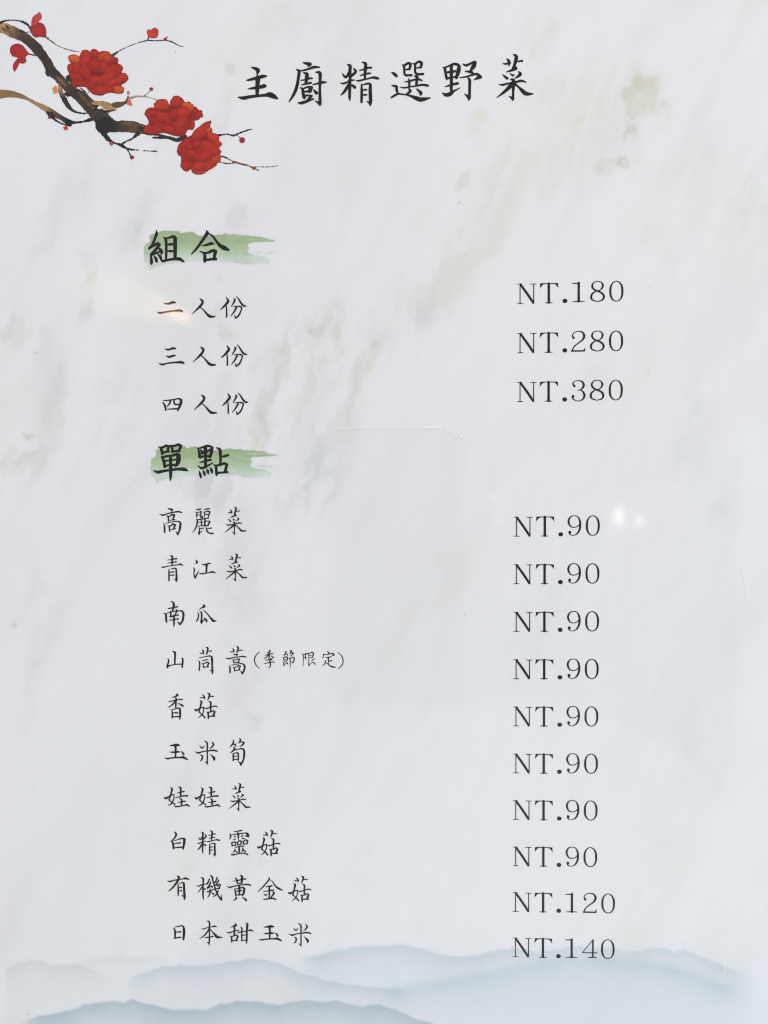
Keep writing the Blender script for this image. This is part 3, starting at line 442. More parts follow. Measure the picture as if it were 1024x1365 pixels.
N=121,135,13 121,445,13|75,122,7 150,125,12|75,454,6 121,450,12 175,454,6|128,130,30 240,285,34 345,442,32|353,128,13 353,445,14|295,124,7 352,126,11 400,124,7
T=470,123,13 610,120,11 762,123,13|608,122,36 608,300,34 608,442,36|545,450,7 608,446,16 670,450,7|P468,117 545,122 510,138 485,165 456,200 460,150|P764,117 688,122 722,138 745,165 772,200 768,150
dot=876,420,60 888,420,60
3=130,190,32 128,196,30|125,190,22 105,160,20 120,120,12 190,103,12 260,120,22 288,175,32 270,225,25 230,260,14 185,265,9|230,262,10 275,290,22 300,350,32 285,405,25 240,440,14 190,450,11 130,430,14 95,395,22|108,368,38 104,374,38
8=515,97,10 455,115,14 425,165,26 440,215,25 490,252,22 560,280,24 610,320,28 622,365,30 595,415,20 515,440,10|515,97,10 575,110,14 605,160,28 595,205,24 555,248,14 480,268,16 425,310,24 408,360,30 430,410,20 515,440,10
0=832,97,10 775,125,16 738,190,26 730,268,30 738,350,28 775,415,18 832,440,10|832,97,10 890,125,18 926,190,28 934,268,30 926,350,26 890,415,16 832,440,10
1=215,112,34 215,260,32 215,422,36|P105,112 190,108 232,85 232,135 200,126 105,126|108,428,6 215,424,15 315,426,6
2=125,215,34 122,220,30|110,200,22 106,165,14 140,125,12 205,107,12 270,120,20 305,180,34 285,240,26 230,290,18 160,340,16 115,395,18 98,440,18|90,440,20 200,440,20 312,440,18|P300,448 325,375 318,450|P275,432 300,418 322,380 315,450
9=270,103,10 210,120,16 175,175,28 175,230,28 210,290,18 265,305,12 320,290,12 360,255,16|270,103,10 325,120,14 360,180,26 372,260,30 360,340,28 325,405,22 270,440,10 220,440,10 185,415,18|192,388,42 196,392,38
4=762,90,13 761,170,13 760,250,13|758,92,6 665,209,6|662,212,7 800,210,8|718,256,5 760,253,9 797,256,5
"""
# ------------------------------------------------------------------ lettering
G = {}
for ln in GLYPHS.strip().splitlines():
    k, body = ln.split('=', 1); st = []
    for s_ in body.split('|'):
        if s_[0] == 'P': st.append(('P', [tuple(map(float, q.split(','))) for q in s_[1:].split()]))
        else: st.append(('S', [tuple(map(float, q.split(','))) for q in s_.split()]))
    G[k] = st
Z_INK = 0.00006
def put(mesh, key, ox, oy, sx, sy=None, wf=1.0, tilt=0.0, lum=0.006, ref=(0, 0)):
    """glyph units -> photo px: x = ox + (gx-ref)*sx; tilt rises or drops along x"""
    sy = sx if sy is None else sy
    for n, (kind, pts) in enumerate(G[key]):
        P = np.array(pts, float)
        x = ox + (P[:, 0] - ref[0]) * sx; y = oy + (P[:, 1] - ref[1]) * sy + (P[:, 0] - ref[0]) * sx * tilt
        z = Z_INK + n * 4e-7
        l = lum * random.uniform(.8, 1.25)
        colf = lambda a, b: (l, l, l * 1.12, 1)
        if kind == 'P': poly(mesh, np.stack([x, y], 1), z, colf)
        else: stroke(mesh, np.stack([x, y, P[:, 2] * (sx + sy) * .5 * wf], 1), z, colf)
def line(name, label, items, lum=0.006, wf=1.0):
    m = Mesh()
    for it in items:
        key, ox, oy, sc = it[:4]; w = it[4] if len(it) > 4 else 1.0
        put(m, key, ox, oy, sc, wf=w * wf, lum=lum)
    return m.build(name, SHEET, M_INK, label=label)
a, b, c_, d_ = 1 / 16, 1 / 25.6, 1 / 12.8, 1 / 34.133
line('title_lettering', 'large black brush title of six characters at the top of the page',
     [('主', 312, 80, a), ('廚', 380, 76, a), ('精', 448, 76, a), ('選', 516, 76, a), ('野', 584, 72, a), ('蔡', 656, 68, a)], lum=0.006, wf=1.17)
line('section_heading', 'bold black two-character heading on the upper green mark', [('組', 192, 300, a), ('合', 250, 300, a)], wf=1.08)
line('section_heading', 'bold black two-character heading on the lower green mark', [('單', 198, 584, a), ('點', 256, 584, a)], wf=1.04)
WL = 1.2
line('portion_name', 'black brush characters for the two-person portion', [('二', 208, 388, a), ('人', 251.05, 387.7, c_), ('份', 251.05, 387.7, c_)], wf=WL)
line('portion_name', 'black brush characters for the three-person portion', [('三', 208, 452, a), ('人', 252, 452, c_), ('份', 252, 452, c_)], wf=WL)
line('portion_name', 'black brush characters for the four-person portion', [('四', 208, 516, a), ('人', 253.2, 516, c_), ('份', 253.2, 516, c_)], wf=WL)
DISH = [
    ('cabbage', [('高', 208, 672, b), ('麗', 248, 672, b), ('菜', 294, 672, b)]),
    ('green pak choi', [('青', 208, 734, b), ('江', 252, 734, b), ('菜', 295.3, 734.1, b)]),
    ('pumpkin', [('南', 212, 796, b), ('瓜', 254, 796, b)]),
    ('garland chrysanthemum', [('山', 214, 856, b), ('茼', 256, 856, b), ('蒿', 296, 856, b)]),
    ('shiitake', [('香', 216, 920, b), ('菇', 256, 920, b)]),
    ('baby corn', [('玉', 216, 982, b), ('米', 256, 982, b), ('筍', 296, 982, b)]),
    ('baby cabbage', [('娃', 214, 1042, b), ('娃', 254.8, 1042.2, b), ('菜', 299.8, 1040.3, b)]),
    ('white mushroom', [('白', 218, 1100, b), ('精', 259.54, 1103.39, .0368, .88), ('靈', 300, 1100, b), ('菇', 339.7, 1102.9, b)]),
    ('organic golden mushroom', [('有', 218, 1160, b), ('機', 260, 1160, b), ('黃', 298, 1160, b), ('金', 338, 1160, b), ('菇', 381, 1164, b)]),
    ('sweet corn', [('日', 220, 1220, b), ('本', 262, 1220, b), ('甜', 300, 1220, b), ('玉', 341.8, 1224.1, b * .985), ('米', 381.2, 1225.3, b * .985)]),
]
for en, items in DISH:
    line('dish_name', 'black brush characters naming the %s dish' % en, items, wf=WL)
line('seasonal_note', 'small bracketed note in fine black characters after the fourth dish',
     [('括', 334, 862, b), ('季', 334, 862, b), ('節', 372, 862, d_), ('限', 398, 862, d_), ('定', 424, 862, b), ('弧', 424, 862, b)], lum=0.008, wf=1.12)

# prices: N T . digits
ROWS = [(378.5, '180'), (444.3, '280'), (509.5, '380'), (689, '90'), (752.5, '90'), (816, '90'), (879.2, '90'), (942.2, '90'), (1004.9, '90'), (1067, '90'), (1128.8, '90'), (1189.7, '120'), (1250.2, '140')]
REFX = {'N': 75, 'T': 75, 'dot': 75, '3': 195, '8': 515, '0': 832, '1': 210, '2': 207, '9': 268, '4': 731}
REFY = {'N': 120, 'T': 120, 'dot': 120, '3': 120, '8': 120, '0': 120, '1': 112, '2': 128, '9': 125, '4': 92}
for yt, num in ROWS:
    s_ = (1 - (yt + 14 - 523) * 4.7e-5); tl = -0.016 + (yt + 12 - 390) * 5.3e-5
    x0 = 689.8 if yt < 600 else 685.1 - (yt - 689) * .0025
    m = Mesh(); u = s_ / 12.8
    for k in ('N', 'T', 'dot'):
        put(m, k, x0, yt, u, tilt=tl, ref=(75, 120), lum=.006, wf=1.2)
    for i, ch in enumerate(num):
        cx = (81.2 + 25 * i + (-.3 if ch == '1' else 0)) * s_
        put(m, ch, x0 + cx, yt + cx * tl, u * (1.875 if ch == '4' else 1), tilt=tl, ref=(REFX[ch], REFY[ch]), lum=.006, wf=1.2)
    m.build('price', SHEET, M_INK, label='black serif price reading NT.%s' % num if num != '90' else 'black serif price reading NT.90')

# ------------------------------------------------------------------ the painted branch
def C(r, g, b_): return np.append(s2l((r, g, b_)) * ALB, 1.0)
Q = 7.877
def pn(x, y, s=1.0): return vnoise(np.array([x / s]), np.array([y / s]))[0]
DARK, BROWN, OCHRE, BLACKB, TAN = C(46, 41, 40), C(84, 64, 52), C(164, 134, 92), C(30, 30, 34), C(140, 108, 78)
def mixc(p, q, t): return np.asarray(p) * (1 - t) + np.asarray(q) * t
zc = [0.00003]
def zstep():
    zc[0] += 2.5e-7; return zc[0]
def br(m, pts, org, s, colf, rough=.25, seg=8):
    P = np.array([(org[0] + x / s, org[1] + y / s, max(w / s, .85)) for x, y, w in pts])
    stroke(m, P, zstep(), colf, seg=seg, rough=rough)
plain = lambda c: (lambda x, y: mixc(c, BLACKB, .35 * pn(x, y, 1.5)))
m = Mesh()
# lower left bough
br(m, [(-60, 205, 105), (0, 200, 95), (100, 198, 75), (200, 215, 52), (290, 250, 36), (380, 300, 40), (450, 335, 55), (520, 378, 65), (590, 420, 60), (650, 452, 52), (710, 488, 60), (760, 498, 40), (800, 498, 26), (870, 490, 22), (950, 468, 38), (1010, 445, 34)], (0, 100), Q,
   lambda x, y: mixc(mixc(TAN, OCHRE, np.clip((x - 25) / 30, 0, 1)), mixc(BROWN, BLACKB, float(np.clip((x - 78) / 12, 0, 1))), float(np.clip((x - 62) / 10, 0, 1)) * .9 + .25 * pn(x, y, 3)))
br(m, [(500, 395, 30), (530, 415, 65), (560, 440, 50)], (0, 100), Q, plain(DARK))
br(m, [(545, 440, 30), (600, 485, 20), (680, 520, 16), (735, 520, 48)], (0, 100), Q, plain(BLACKB))
# side spur
br(m, [(635, 105, 52), (640, 180, 48), (680, 262, 54), (720, 328, 48), (770, 375, 28), (840, 400, 15), (905, 405, 12)], (0, 100), Q, lambda x, y: mixc(OCHRE, DARK, float(np.clip((y - 116) / 14, 0, 1))))
# long trunk
br(m, [(-60, 290, 120), (0, 292, 108), (60, 300, 108), (110, 325, 118), (180, 355, 112), (240, 382, 108), (300, 425, 105), (360, 480, 112), (415, 540, 104), (460, 600, 96), (500, 660, 100), (530, 725, 100), (575, 785, 92), (655, 855, 92), (700, 905, 96), (760, 960, 112)], (0, 0), Q,
   lambda x, y: mixc(mixc(OCHRE, BROWN, float(np.clip((x - 9) / 16, 0, 1))), BLACKB, float(np.clip((y - 42) / 22, 0, .85)) * (.65 + .35 * pn(x, y, 2)) * (1 - .5 * float(np.clip((y - 98) / 6, 0, 1)))), rough=.35)
br(m, [(25, 262, 22), (60, 278, 18), (95, 285, 12)], (0, 0), Q, plain(C(190, 150, 70)))
br(m, [(-40, 88, 100), (60, 150, 128), (150, 240, 140), (220, 315, 150), (280, 375, 165), (330, 440, 185)], (100, 110), Q,
   lambda x, y: mixc(BROWN, BLACKB, .25 + .6 * pn(x, y, 4)), rough=.4)
br(m, [(730, 820, 70), (760, 850, 60), (790, 900, 60)], (0, 0), Q, plain(DARK))
br(m, [(300, 450, 170), (370, 450, 150), (420, 462, 122), (520, 460, 122), (620, 468, 118), (700, 488, 100), (790, 500, 80)], (100, 110), Q,
   lambda x, y: mixc(BLACKB, C(112, 78, 52), float(np.clip((x - 148) / 34, 0, 1)) * (.4 + .6 * pn(x, y, 3))), rough=.35)
br(m, [(290, 490, 90), (318, 555, 52), (370, 612, 36), (430, 640, 14), (480, 655, 36), (540, 690, 22), (600, 705, 16), (665, 708, 11)], (100, 110), Q, plain(BLACKB))
br(m, [(715, 715, 6), (780, 719, 10), (858, 722, 13)], (100, 110), Q, plain(DARK))
br(m, [(660, 535, 50), (640, 555, 36), (600, 590, 18), (550, 612, 16), (500, 640, 24)], (100, 110), Q, plain(DARK))
br(m, [(548, 695, 20), (568, 735, 13), (592, 782, 13)], (100, 110), Q, plain(BLACKB))
br(m, [(690, 480, 50), (760, 530, 40), (850, 545, 28), (930, 560, 24), (1020, 592, 28)], (100, 110), Q, plain(DARK))
br(m, [(190, 500, 20), (350, 500, 30), (440, 525, 40), (520, 495, 60)], (180, 120), Q, plain(DARK))
for kn in ([(488, 700, 20), (500, 760, 46), (508, 800, 20)], [(575, 735, 30), (600, 752, 34), (640, 790, 20)], [(700, 812, 26), (728, 806, 44), (752, 840, 60)], [(690, 985, 30), (712, 1000, 30), (735, 990, 30)], [(218, 322, 24), (262, 342, 20), (278, 338, 8)], [(60, 262, 10), (76, 284, 22), (100, 300, 14)]):
    br(m, kn, (0, 0), Q, plain(DARK))
for kn in ([(30, 300, 30), (90, 330, 40), (160, 372, 26)], [(590, 800, 20), (640, 850, 36), (690, 900, 20)]):
    br(m, kn, (0, 0), Q, lambda x, y: mixc(C(142, 104, 74), BROWN, .35 + .5 * pn(x, y, 1.6)), rough=.5)
br(m, [(40, 110, 16), (110, 190, 30), (190, 270, 20)], (100, 110), Q, lambda x, y: mixc(C(120, 86, 62), BROWN, .4 + .5 * pn(x, y, 1.6)), rough=.5)
br(m, [(480, 440, 10), (560, 430, 34), (660, 460, 16)], (100, 110), Q, lambda x, y: mixc(C(128, 88, 60), BROWN, .3 + .6 * pn(x, y, 1.6)), rough=.5)
# ochre knot and its twig
br(m, [(190, 215, 36), (240, 215, 46), (310, 235, 78), (370, 262, 80), (410, 272, 52), (425, 292, 22)], (100, 110), Q, lambda x, y: mixc(C(186, 148, 100), BROWN, .1 + .45 * pn(x, y, 3)), rough=.3)
br(m, [(300, 305, 40), (345, 305, 26), (400, 292, 16)], (100, 110), Q, plain(DARK))
br(m, [(385, 228, 16), (430, 235, 62), (480, 228, 52), (525, 210, 30), (548, 180, 18), (558, 150, 18)], (100, 110), Q, lambda x, y: mixc(C(110, 92, 54), BLACKB, .2 + .5 * pn(x, y, 3)))
br(m, [(570, 165, 14), (600, 158, 26), (650, 145, 18), (720, 146, 13), (780, 155, 10), (862, 182, 9)], (100, 110), Q, plain(C(176, 160, 130)))
br(m, [(730, 140, 12), (760, 115, 6), (792, 84, 5)], (100, 110), Q, plain(C(150, 130, 125)))
br(m, [(0, 305, 12), (60, 320, 16), (115, 326, 12)], (100, 110), Q, plain(DARK))
# fine twigs
br(m, [(-20, 240, 22), (0, 240, 30), (50, 220, 18), (110, 211, 13), (190, 216, 13), (245, 232, 22), (300, 268, 22), (322, 320, 14)], (0, 0), Q, plain(DARK))
br(m, [(262, 340, 7), (325, 335, 5)], (0, 0), Q, plain(C(120, 105, 110)))
br(m, [(300, 562, 14), (330, 574, 12), (385, 580, 18)], (0, 0), Q, plain(DARK))
br(m, [(480, 385, 18), (550, 440, 13), (620, 485, 8), (730, 525, 6), (852, 548, 5)], (0, 0), Q, plain(C(120, 88, 84)))
br(m, [(845, 925, 10), (890, 960, 12), (905, 985, 10)], (0, 0), Q, plain(DARK))
br(m, [(905, 1000, 8), (940, 955, 8)], (0, 0), Q, plain(DARK))
br(m, [(148, 428, 26), (195, 400, 20), (230, 375, 9), (320, 332, 8), (420, 293, 5), (500, 272, 9), (530, 265, 16), (600, 270, 8), (690, 265, 8), (740, 270, 11), (790, 285, 12), (850, 318, 10), (900, 332, 6)], (130, 20), Q, plain(C(60, 62, 60)))
br(m, [(530, 266, 14), (537, 228, 10)], (130, 20), Q, plain(C(70, 80, 50)))
br(m, [(700, 262, 10), (735, 228, 7)], (130, 20), Q, plain(C(70, 30, 34)))
br(m, [(130, 262, 6), (210, 280, 20), (300, 268, 13), (380, 285, 20), (440, 262, 18), (520, 232, 20), (612, 205, 10)], (270, 150), 9.31, plain(BLACKB))
br(m, [(430, 280, 9), (472, 318, 6)], (270, 150), 9.31, plain(C(80, 40, 44)))
br(m, [(210, 538, 20), (280, 555, 24), (350, 590, 11), (420, 620, 12), (490, 640, 20), (560, 655, 16), (610, 675, 12), (700, 673, 6), (780, 675, 5), (850, 671, 11), (930, 660, 11)], (270, 150), 9.31, lambda x, y: mixc(BLACKB, C(130, 84, 72), pn(x, y, 4)))
br(m, [(630, 676, 12), (702, 724, 9)], (270, 150), 9.31, plain(C(110, 60, 52)))
br(m, [(200, 605, 6), (280, 630, 11), (370, 630, 6), (420, 620, 6)], (270, 150), 9.31, plain(C(70, 66, 66)))
m.build('painted_branch', SHEET, M_PAINT, label='brown and black painted branch running from the top left corner')
# the pale gap in the knot
g = Mesh(); poly(g, smooth_closed([(100 + x / Q, 110 + y / Q) for x, y in [(238, 258), (262, 250), (290, 255), (282, 270), (260, 278), (238, 272)]], 3), 0.000054, lambda x, y: tuple(C(226, 227, 229)))
g.build('paper_gap', SHEET, M_PAPER)

RED_D, RED, RED_L, ORANGE = C(100, 18, 18), C(174, 36, 29), C(202, 54, 34), C(232, 112, 44)
def blossom(name, label, org, s, outline, petals):
    b_ = Mesh(); O = smooth_closed(outline, 3) / s + org; cen = O.mean(0)
    inner = cen + (O - cen) * .94; n = len(O)
    z = 0.00006
    allp = np.vstack([O, inner, cen[None]])
    V = at(allp[:, 0], allp[:, 1], z)
    fc = [(i, (i + 1) % n, n + (i + 1) % n, n + i) for i in range(n)] + [(n + i, n + (i + 1) % n, 2 * n) for i in range(n)]
    b_.add(V, fc, [mixc(RED_D, RED, .5)] * n + [mixc(RED, RED_D, .15 + .4 * pn(x, y, 2)) for x, y in inner] + [tuple(RED_D)])
    o = b_.build(name, SHEET, M_PAINT, label=label)
    for k, (cx, cy, rx, ry, rot, tone) in enumerate(petals):
        pm = Mesh(); zz = z + (k + 1) * 8e-7; K = 22; t = math.radians(rot); rings = (1.0, .86, .55, 0.2)
        pts = []; cols = []
        hx = random.uniform(-.25, .25)
        wob = [1 + .10 * math.sin(3 * 2 * math.pi * i / K + k * 1.7) + .05 * math.sin(7 * 2 * math.pi * i / K + k) + .05 * random.uniform(-1, 1) for i in range(K)]
        main = mixc(RED, RED_L, tone) if tone <= 1 else mixc(RED_L, ORANGE, tone - 1)
        main = np.array(main)
        for q, r in enumerate(rings):
            for i in range(K):
                a_ = 2 * math.pi * i / K; u = rx * 1.14 * r * wob[i] * math.cos(a_); v_ = ry * r * wob[i] * math.sin(a_)
                x = (cx + u * math.cos(t) - v_ * math.sin(t)) / s + org[0]; y = (cy + u * math.sin(t) + v_ * math.cos(t)) / s + org[1]
                pts.append((x, y))
                e = (.60, .20, 0.05, 0.0)[q]
                up = .5 - .5 * (v_ / ry)      # petals are washed lighter to their outer half
                cols.append(mixc(np.array(mixc(main, RED_D, e)), RED_D * .8, .40 * (1 - up) + .40 * max(0, pn(x, y, 1.8) - .35)))
        pts = np.array(pts); V = at(pts[:, 0], pts[:, 1], zz)
        fc = [(q * K + i, q * K + (i + 1) % K, (q + 1) * K + (i + 1) % K, (q + 1) * K + i) for q in range(3) for i in range(K)] + [tuple(3 * K + i for i in range(K))]
        pm.add(V, fc, cols); pm.build('petal', o, M_PAINT)
    return o
F1 = [(115, 235), (130, 195), (190, 178), (240, 192), (268, 208), (280, 170), (310, 138), (350, 115), (395, 128), (415, 148), (432, 115), (460, 103), (500, 115), (535, 150), (560, 136), (600, 132), (670, 160), (705, 200), (755, 212), (798, 265), (792, 300), (840, 325), (856, 370), (842, 425), (900, 450), (935, 490), (905, 555), (838, 598), (872, 650), (862, 705), (800, 716), (700, 702), (630, 708), (580, 740), (500, 735), (440, 700), (385, 668), (355, 628), (280, 622), (190, 628), (165, 585), (160, 540), (178, 485), (120, 430), (98, 360), (112, 316), (148, 300), (125, 270)]
P1 = [(245, 545, 78, 70, 20, .2), (150, 365, 48, 55, 0, .6), (215, 470, 80, 70, 10, .3), (195, 240, 72, 55, 15, 1.7), (345, 195, 66, 76, 0, .8), (470, 178, 52, 72, 0, .3), (745, 265, 48, 48, 0, .0), (615, 215, 86, 78, 0, 1.25), (250, 375, 80, 80, 0, .45), (350, 310, 72, 110, 8, .6), (470, 330, 85, 95, 0, .2), (345, 430, 90, 70, 30, .35), (590, 350, 60, 100, 30, .3), (785, 375, 66, 58, 10, .7), (850, 500, 80, 60, -20, .9), (700, 400, 110, 52, -30, .5), (660, 490, 130, 62, -25, .55), (795, 655, 72, 52, 5, 1.6), (640, 650, 90, 52, -5, .5), (530, 670, 110, 64, 5, .6), (740, 560, 120, 44, -18, .8), (500, 530, 110, 62, 12, .6), (420, 600, 60, 40, 25, .2)]
F2 = [(105, 235), (125, 200), (160, 183), (203, 180), (212, 135), (240, 103), (300, 95), (340, 115), (362, 160), (374, 108), (405, 75), (435, 60), (490, 80), (530, 128), (565, 118), (600, 150), (608, 178), (636, 172), (652, 210), (705, 213), (700, 255), (672, 310), (622, 325), (618, 370), (590, 405), (548, 425), (530, 465), (480, 488), (400, 478), (300, 450), (180, 470), (100, 440), (95, 400), (145, 345), (125, 290)]
P2 = [(165, 240, 55, 50, 0, .3), (660, 255, 45, 48, 20, .4), (625, 215, 32, 40, 0, .2), (285, 155, 70, 56, 0, 1.1), (440, 125, 62, 62, 0, .5), (552, 185, 55, 60, 0, 1.5), (585, 370, 42, 45, 0, .3), (150, 412, 52, 48, -10, .5), (220, 330, 60, 50, 30, .1), (290, 280, 80, 58, 15, .5), (500, 250, 70, 80, 0, .7), (405, 255, 44, 52, 15, .2), (240, 410, 60, 42, 0, .3), (330, 400, 80, 45, 20, .4), (500, 340, 78, 72, -25, .35), (480, 430, 60, 40, -15, .2), (350, 340, 40, 36, 0, .1), (395, 360, 26, 34, 20, .0)]
F3 = [(765, 335), (785, 352), (790, 388), (812, 408), (815, 446), (860, 462), (886, 495), (880, 530), (906, 555), (895, 598), (872, 612), (880, 660), (897, 700), (870, 760), (848, 800), (805, 822), (755, 858), (716, 868), (702, 886), (640, 885), (605, 855), (585, 832), (535, 855), (502, 832), (485, 790), (483, 690), (460, 692), (445, 640), (455, 580), (500, 530), (560, 490), (605, 468), (640, 430), (700, 370)]
P3 = [(470, 625, 24, 52, 10, .3), (870, 565, 36, 36, 0, .9), (810, 490, 66, 46, 30, 1.1), (535, 560, 70, 34, -40, .4), (820, 710, 70, 82, 0, 1.2), (660, 840, 72, 46, 15, 1.2), (535, 795, 50, 56, 0, .5), (720, 790, 110, 66, -15, .9), (770, 620, 110, 84, 10, .6), (700, 430, 115, 58, -42, .8), (780, 415, 28, 20, -30, 1.4), (510, 670, 30, 56, 0, .3), (570, 590, 34, 46, 10, .3), (590, 675, 44, 54, 0, .5), (650, 570, 38, 42, 0, .4), (700, 620, 26, 30, 0, .1), (560, 760, 20, 16, 0, .0), (720, 700, 90, 60, -10, .5)]
blossom('blossom', 'largest red blossom, full and many-petalled, at the upper left', (80, 55), 10.24, F1, P1)
blossom('blossom', 'middle red blossom sitting on the branch', (180, 120), 7.877, F2, P2)
blossom('blossom', 'lowest red blossom at the end of the branch', (180, 120), 7.877, F3, P3)
def bud(outline, org, s, lo=RED_D, hi=RED, seg=3, label=None):
    m_ = Mesh(); O = smooth_closed(outline, seg) / s + org; cen = O.mean(0); n = len(O); inn = cen + (O - cen) * .8
    al = np.vstack([O, inn, cen[None]]); V = at(al[:, 0], al[:, 1], 0.000085 + random.random() * 1e-6)
    fc = [(i, (i + 1) % n, n + (i + 1) % n, n + i) for i in range(n)] + [(n + i, n + (i + 1) % n, 2 * n) for i in range(n)]
    m_.add(V, fc, [mixc(lo, hi, .25)] * n + [mixc(hi, lo, .35 * pn(x, y, 2)) for x, y in inn] + [mixc(hi, lo, .1)])
    m_.build('bud', SHEET, M_PAINT, **({'label': label} if label else {}))
def ell(cx, cy, rx, ry, k=8, jag=0.0): return [(cx + rx * (1 + (jag if i % 2 else -jag)) * math.cos(2 * math.pi * i / k), cy + ry * (1 + (jag if i % 2 else -jag)) * math.sin(2 * math.pi * i / k)) for i in range(k)]
RB = C(176, 40, 40)
bud([(335, 275), (333, 215), (352, 172), (395, 142), (414, 125), (436, 158), (436, 195), (408, 222), (400, 245)], (0, 0), Q, hi=C(200, 70, 66))
bud([(318, 295), (345, 250), (400, 235), (450, 248), (480, 292), (487, 360), (468, 392), (420, 384), (372, 392), (332, 355)], (0, 0), Q, hi=RB)
bud([(105, 530), (122, 480), (180, 458), (240, 478), (280, 530), (302, 565), (268, 600), (277, 638), (250, 664), (205, 658), (180, 602), (130, 588)], (0, 0), Q, hi=RB)
bud([(190, 615), (205, 655), (175, 722), (150, 750), (135, 702), (148, 658)], (0, 0), Q, hi=RB)
bud([(520, 172), (535, 150), (565, 155), (595, 133), (634, 150), (640, 190), (625, 232), (580, 241), (540, 230), (525, 205)], (130, 20), Q, hi=C(206, 62, 46))
bud(ell(712, 252, 18, 16), (130, 20), Q, hi=RB)
bud(ell(560, 108, 13, 24), (100, 110), Q, hi=C(206, 120, 126), lo=C(150, 60, 66))
bud(ell(802, 68, 20, 18), (100, 110), Q, hi=C(150, 40, 52))
bud([(540, 215), (572, 170), (590, 200), (602, 246), (575, 235), (552, 232)], (100, 110), Q, hi=C(216, 96, 80), lo=C(190, 60, 50))
bud(ell(382, 640, 20, 20, 10, .15), (100, 110), Q, hi=C(190, 60, 70))
bud(ell(598, 785, 22, 20), (100, 110), Q, hi=C(130, 34, 46))
bud(ell(582, 155, 30, 42, 9, .16), (0, 100), Q, hi=C(224, 128, 88), lo=C(214, 120, 90), seg=1)
bud(ell(518, 447, 15, 15, 7, .1), (0, 100), Q, hi=C(190, 60, 50), seg=1)
bud(ell(692, 555, 27, 24, 9, .18), (0, 100), Q, hi=C(206, 56, 40), lo=C(196, 60, 44), seg=1)
bud(ell(492, 342, 36, 36), (270, 150), 9.31, hi=C(166, 34, 46))
bud(ell(396, 615, 32, 14), (270, 150), 9.31, hi=C(150, 60, 50))
bud(ell(640, 690, 26, 20), (270, 150), 9.31, hi=C(176, 60, 44))

# a few stray printed specks and marks in the film
sp = [(612, 270, .9), (234, 69, .8), (111, 261, .7), (49, 470, .8), (384, 484, .7), (46, 1054, .8), (37, 1352, 1.0), (620, 819, .9), (864, 493, .7), (696, 742, .5), (500, 912, .5), (180, 640, .6), (93, 1217, .5), (884, 905, .6), (493, 1135, .7), (866, 383, .6), (180, 958, .6)]
m = Mesh()
for x, y, r in sp: poly(m, ell(x, y, r, r * .8, 7), 0.00005, lambda a_, b_: tuple(C(120, 122, 128)))
m.build('ink_speck', SHEET, M_PAINT, kind='stuff')

# ---- clear film with rounded corners over the page
def rounded(x0, y0, x1, y1, r, k=8):
    out = []
    for cx, cy, a0 in ((x1 - r, y1 - r, 0), (x0 + r, y1 - r, 90), (x0 + r, y0 + r, 180), (x1 - r, y0 + r, 270)):
        for i in range(k + 1):
            t = math.radians(a0 + 90 * i / k); out.append((cx + r * math.cos(t), cy + r * math.sin(t)))
    return out
e0 = at(PX0, PY1); e1 = at(PX1, PY0); e2 = at(PX0, PY0); e3 = at(PX1, PY1)
ring = rounded(min(e0[0], e2[0]) - .006, min(e0[1], e3[1]) - .006, max(e1[0], e3[0]) + .006, max(e1[1], e2[1]) + .006, .008)
n = len(ring); zt, zb = 0.0003, 0.00015
me = bpy.data.meshes.new('clear_film'); me.from_pydata([(x, y, zt) for x, y in ring] + [(x, y, zb) for x, y in ring], [], [tuple(range(n)), tuple(range(2 * n - 1, n - 1, -1))] + [(i, n + i, n + (i + 1) % n, (i + 1) % n) for i in range(n)]); me.update()
link('clear_film', me, SHEET, M_FILM, label='clear glossy plastic film over the page')

# thin pale ribbons: fine scratches in the film, and painted glints
M_SCR_GLINT = printed('scratch_glint_film', 0.1, alpha=True)
def scratch_glint(P, al):
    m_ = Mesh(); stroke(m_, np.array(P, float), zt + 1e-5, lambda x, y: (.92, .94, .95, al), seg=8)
    m_.build('scratch_glint', SHEET, M_SCR_GLINT)
scratch_glint([(988, 750, .5), (993, 775, .9), (995, 795, .8), (993, 812, .4)], .32)
scratch_glint([(965.5, 1282, .5), (965.5, 1290, 1.6), (965, 1298, .6)], .6)  # a painted glint
scratch_glint([(812, 1240, .6), (815, 1290, 1.1), (820, 1340, .7)], .16)
scratch_glint([(670, 1322, .5), (700, 1345, .9), (725, 1362, .5)], .14)
scratch_glint([(700, 1310, .5), (730, 1345, .9)], .14)
scratch_glint([(148, 850, .4), (160, 862, .7), (172, 866, .4)], .3)

scratch_glint([(440, 571, 1.0), (500, 569.5, 2.2), (560, 569, 2.0)], .16)  # from here down: painted glints of the phone's bright metal edge
scratch_glint([(562, 569.5, 1.2), (572, 569.5, 2.0), (584, 569.5, 1.6)], .5)
scratch_glint([(593, 573, 1.0), (600, 575, 1.8), (604, 575.5, .8)], .4)
scratch_glint([(609, 575.5, 1.4), (612, 576, 1.2)], .4)
scratch_glint([(614, 579.5, 1.6), (617, 582.5, 1.8)], .65)

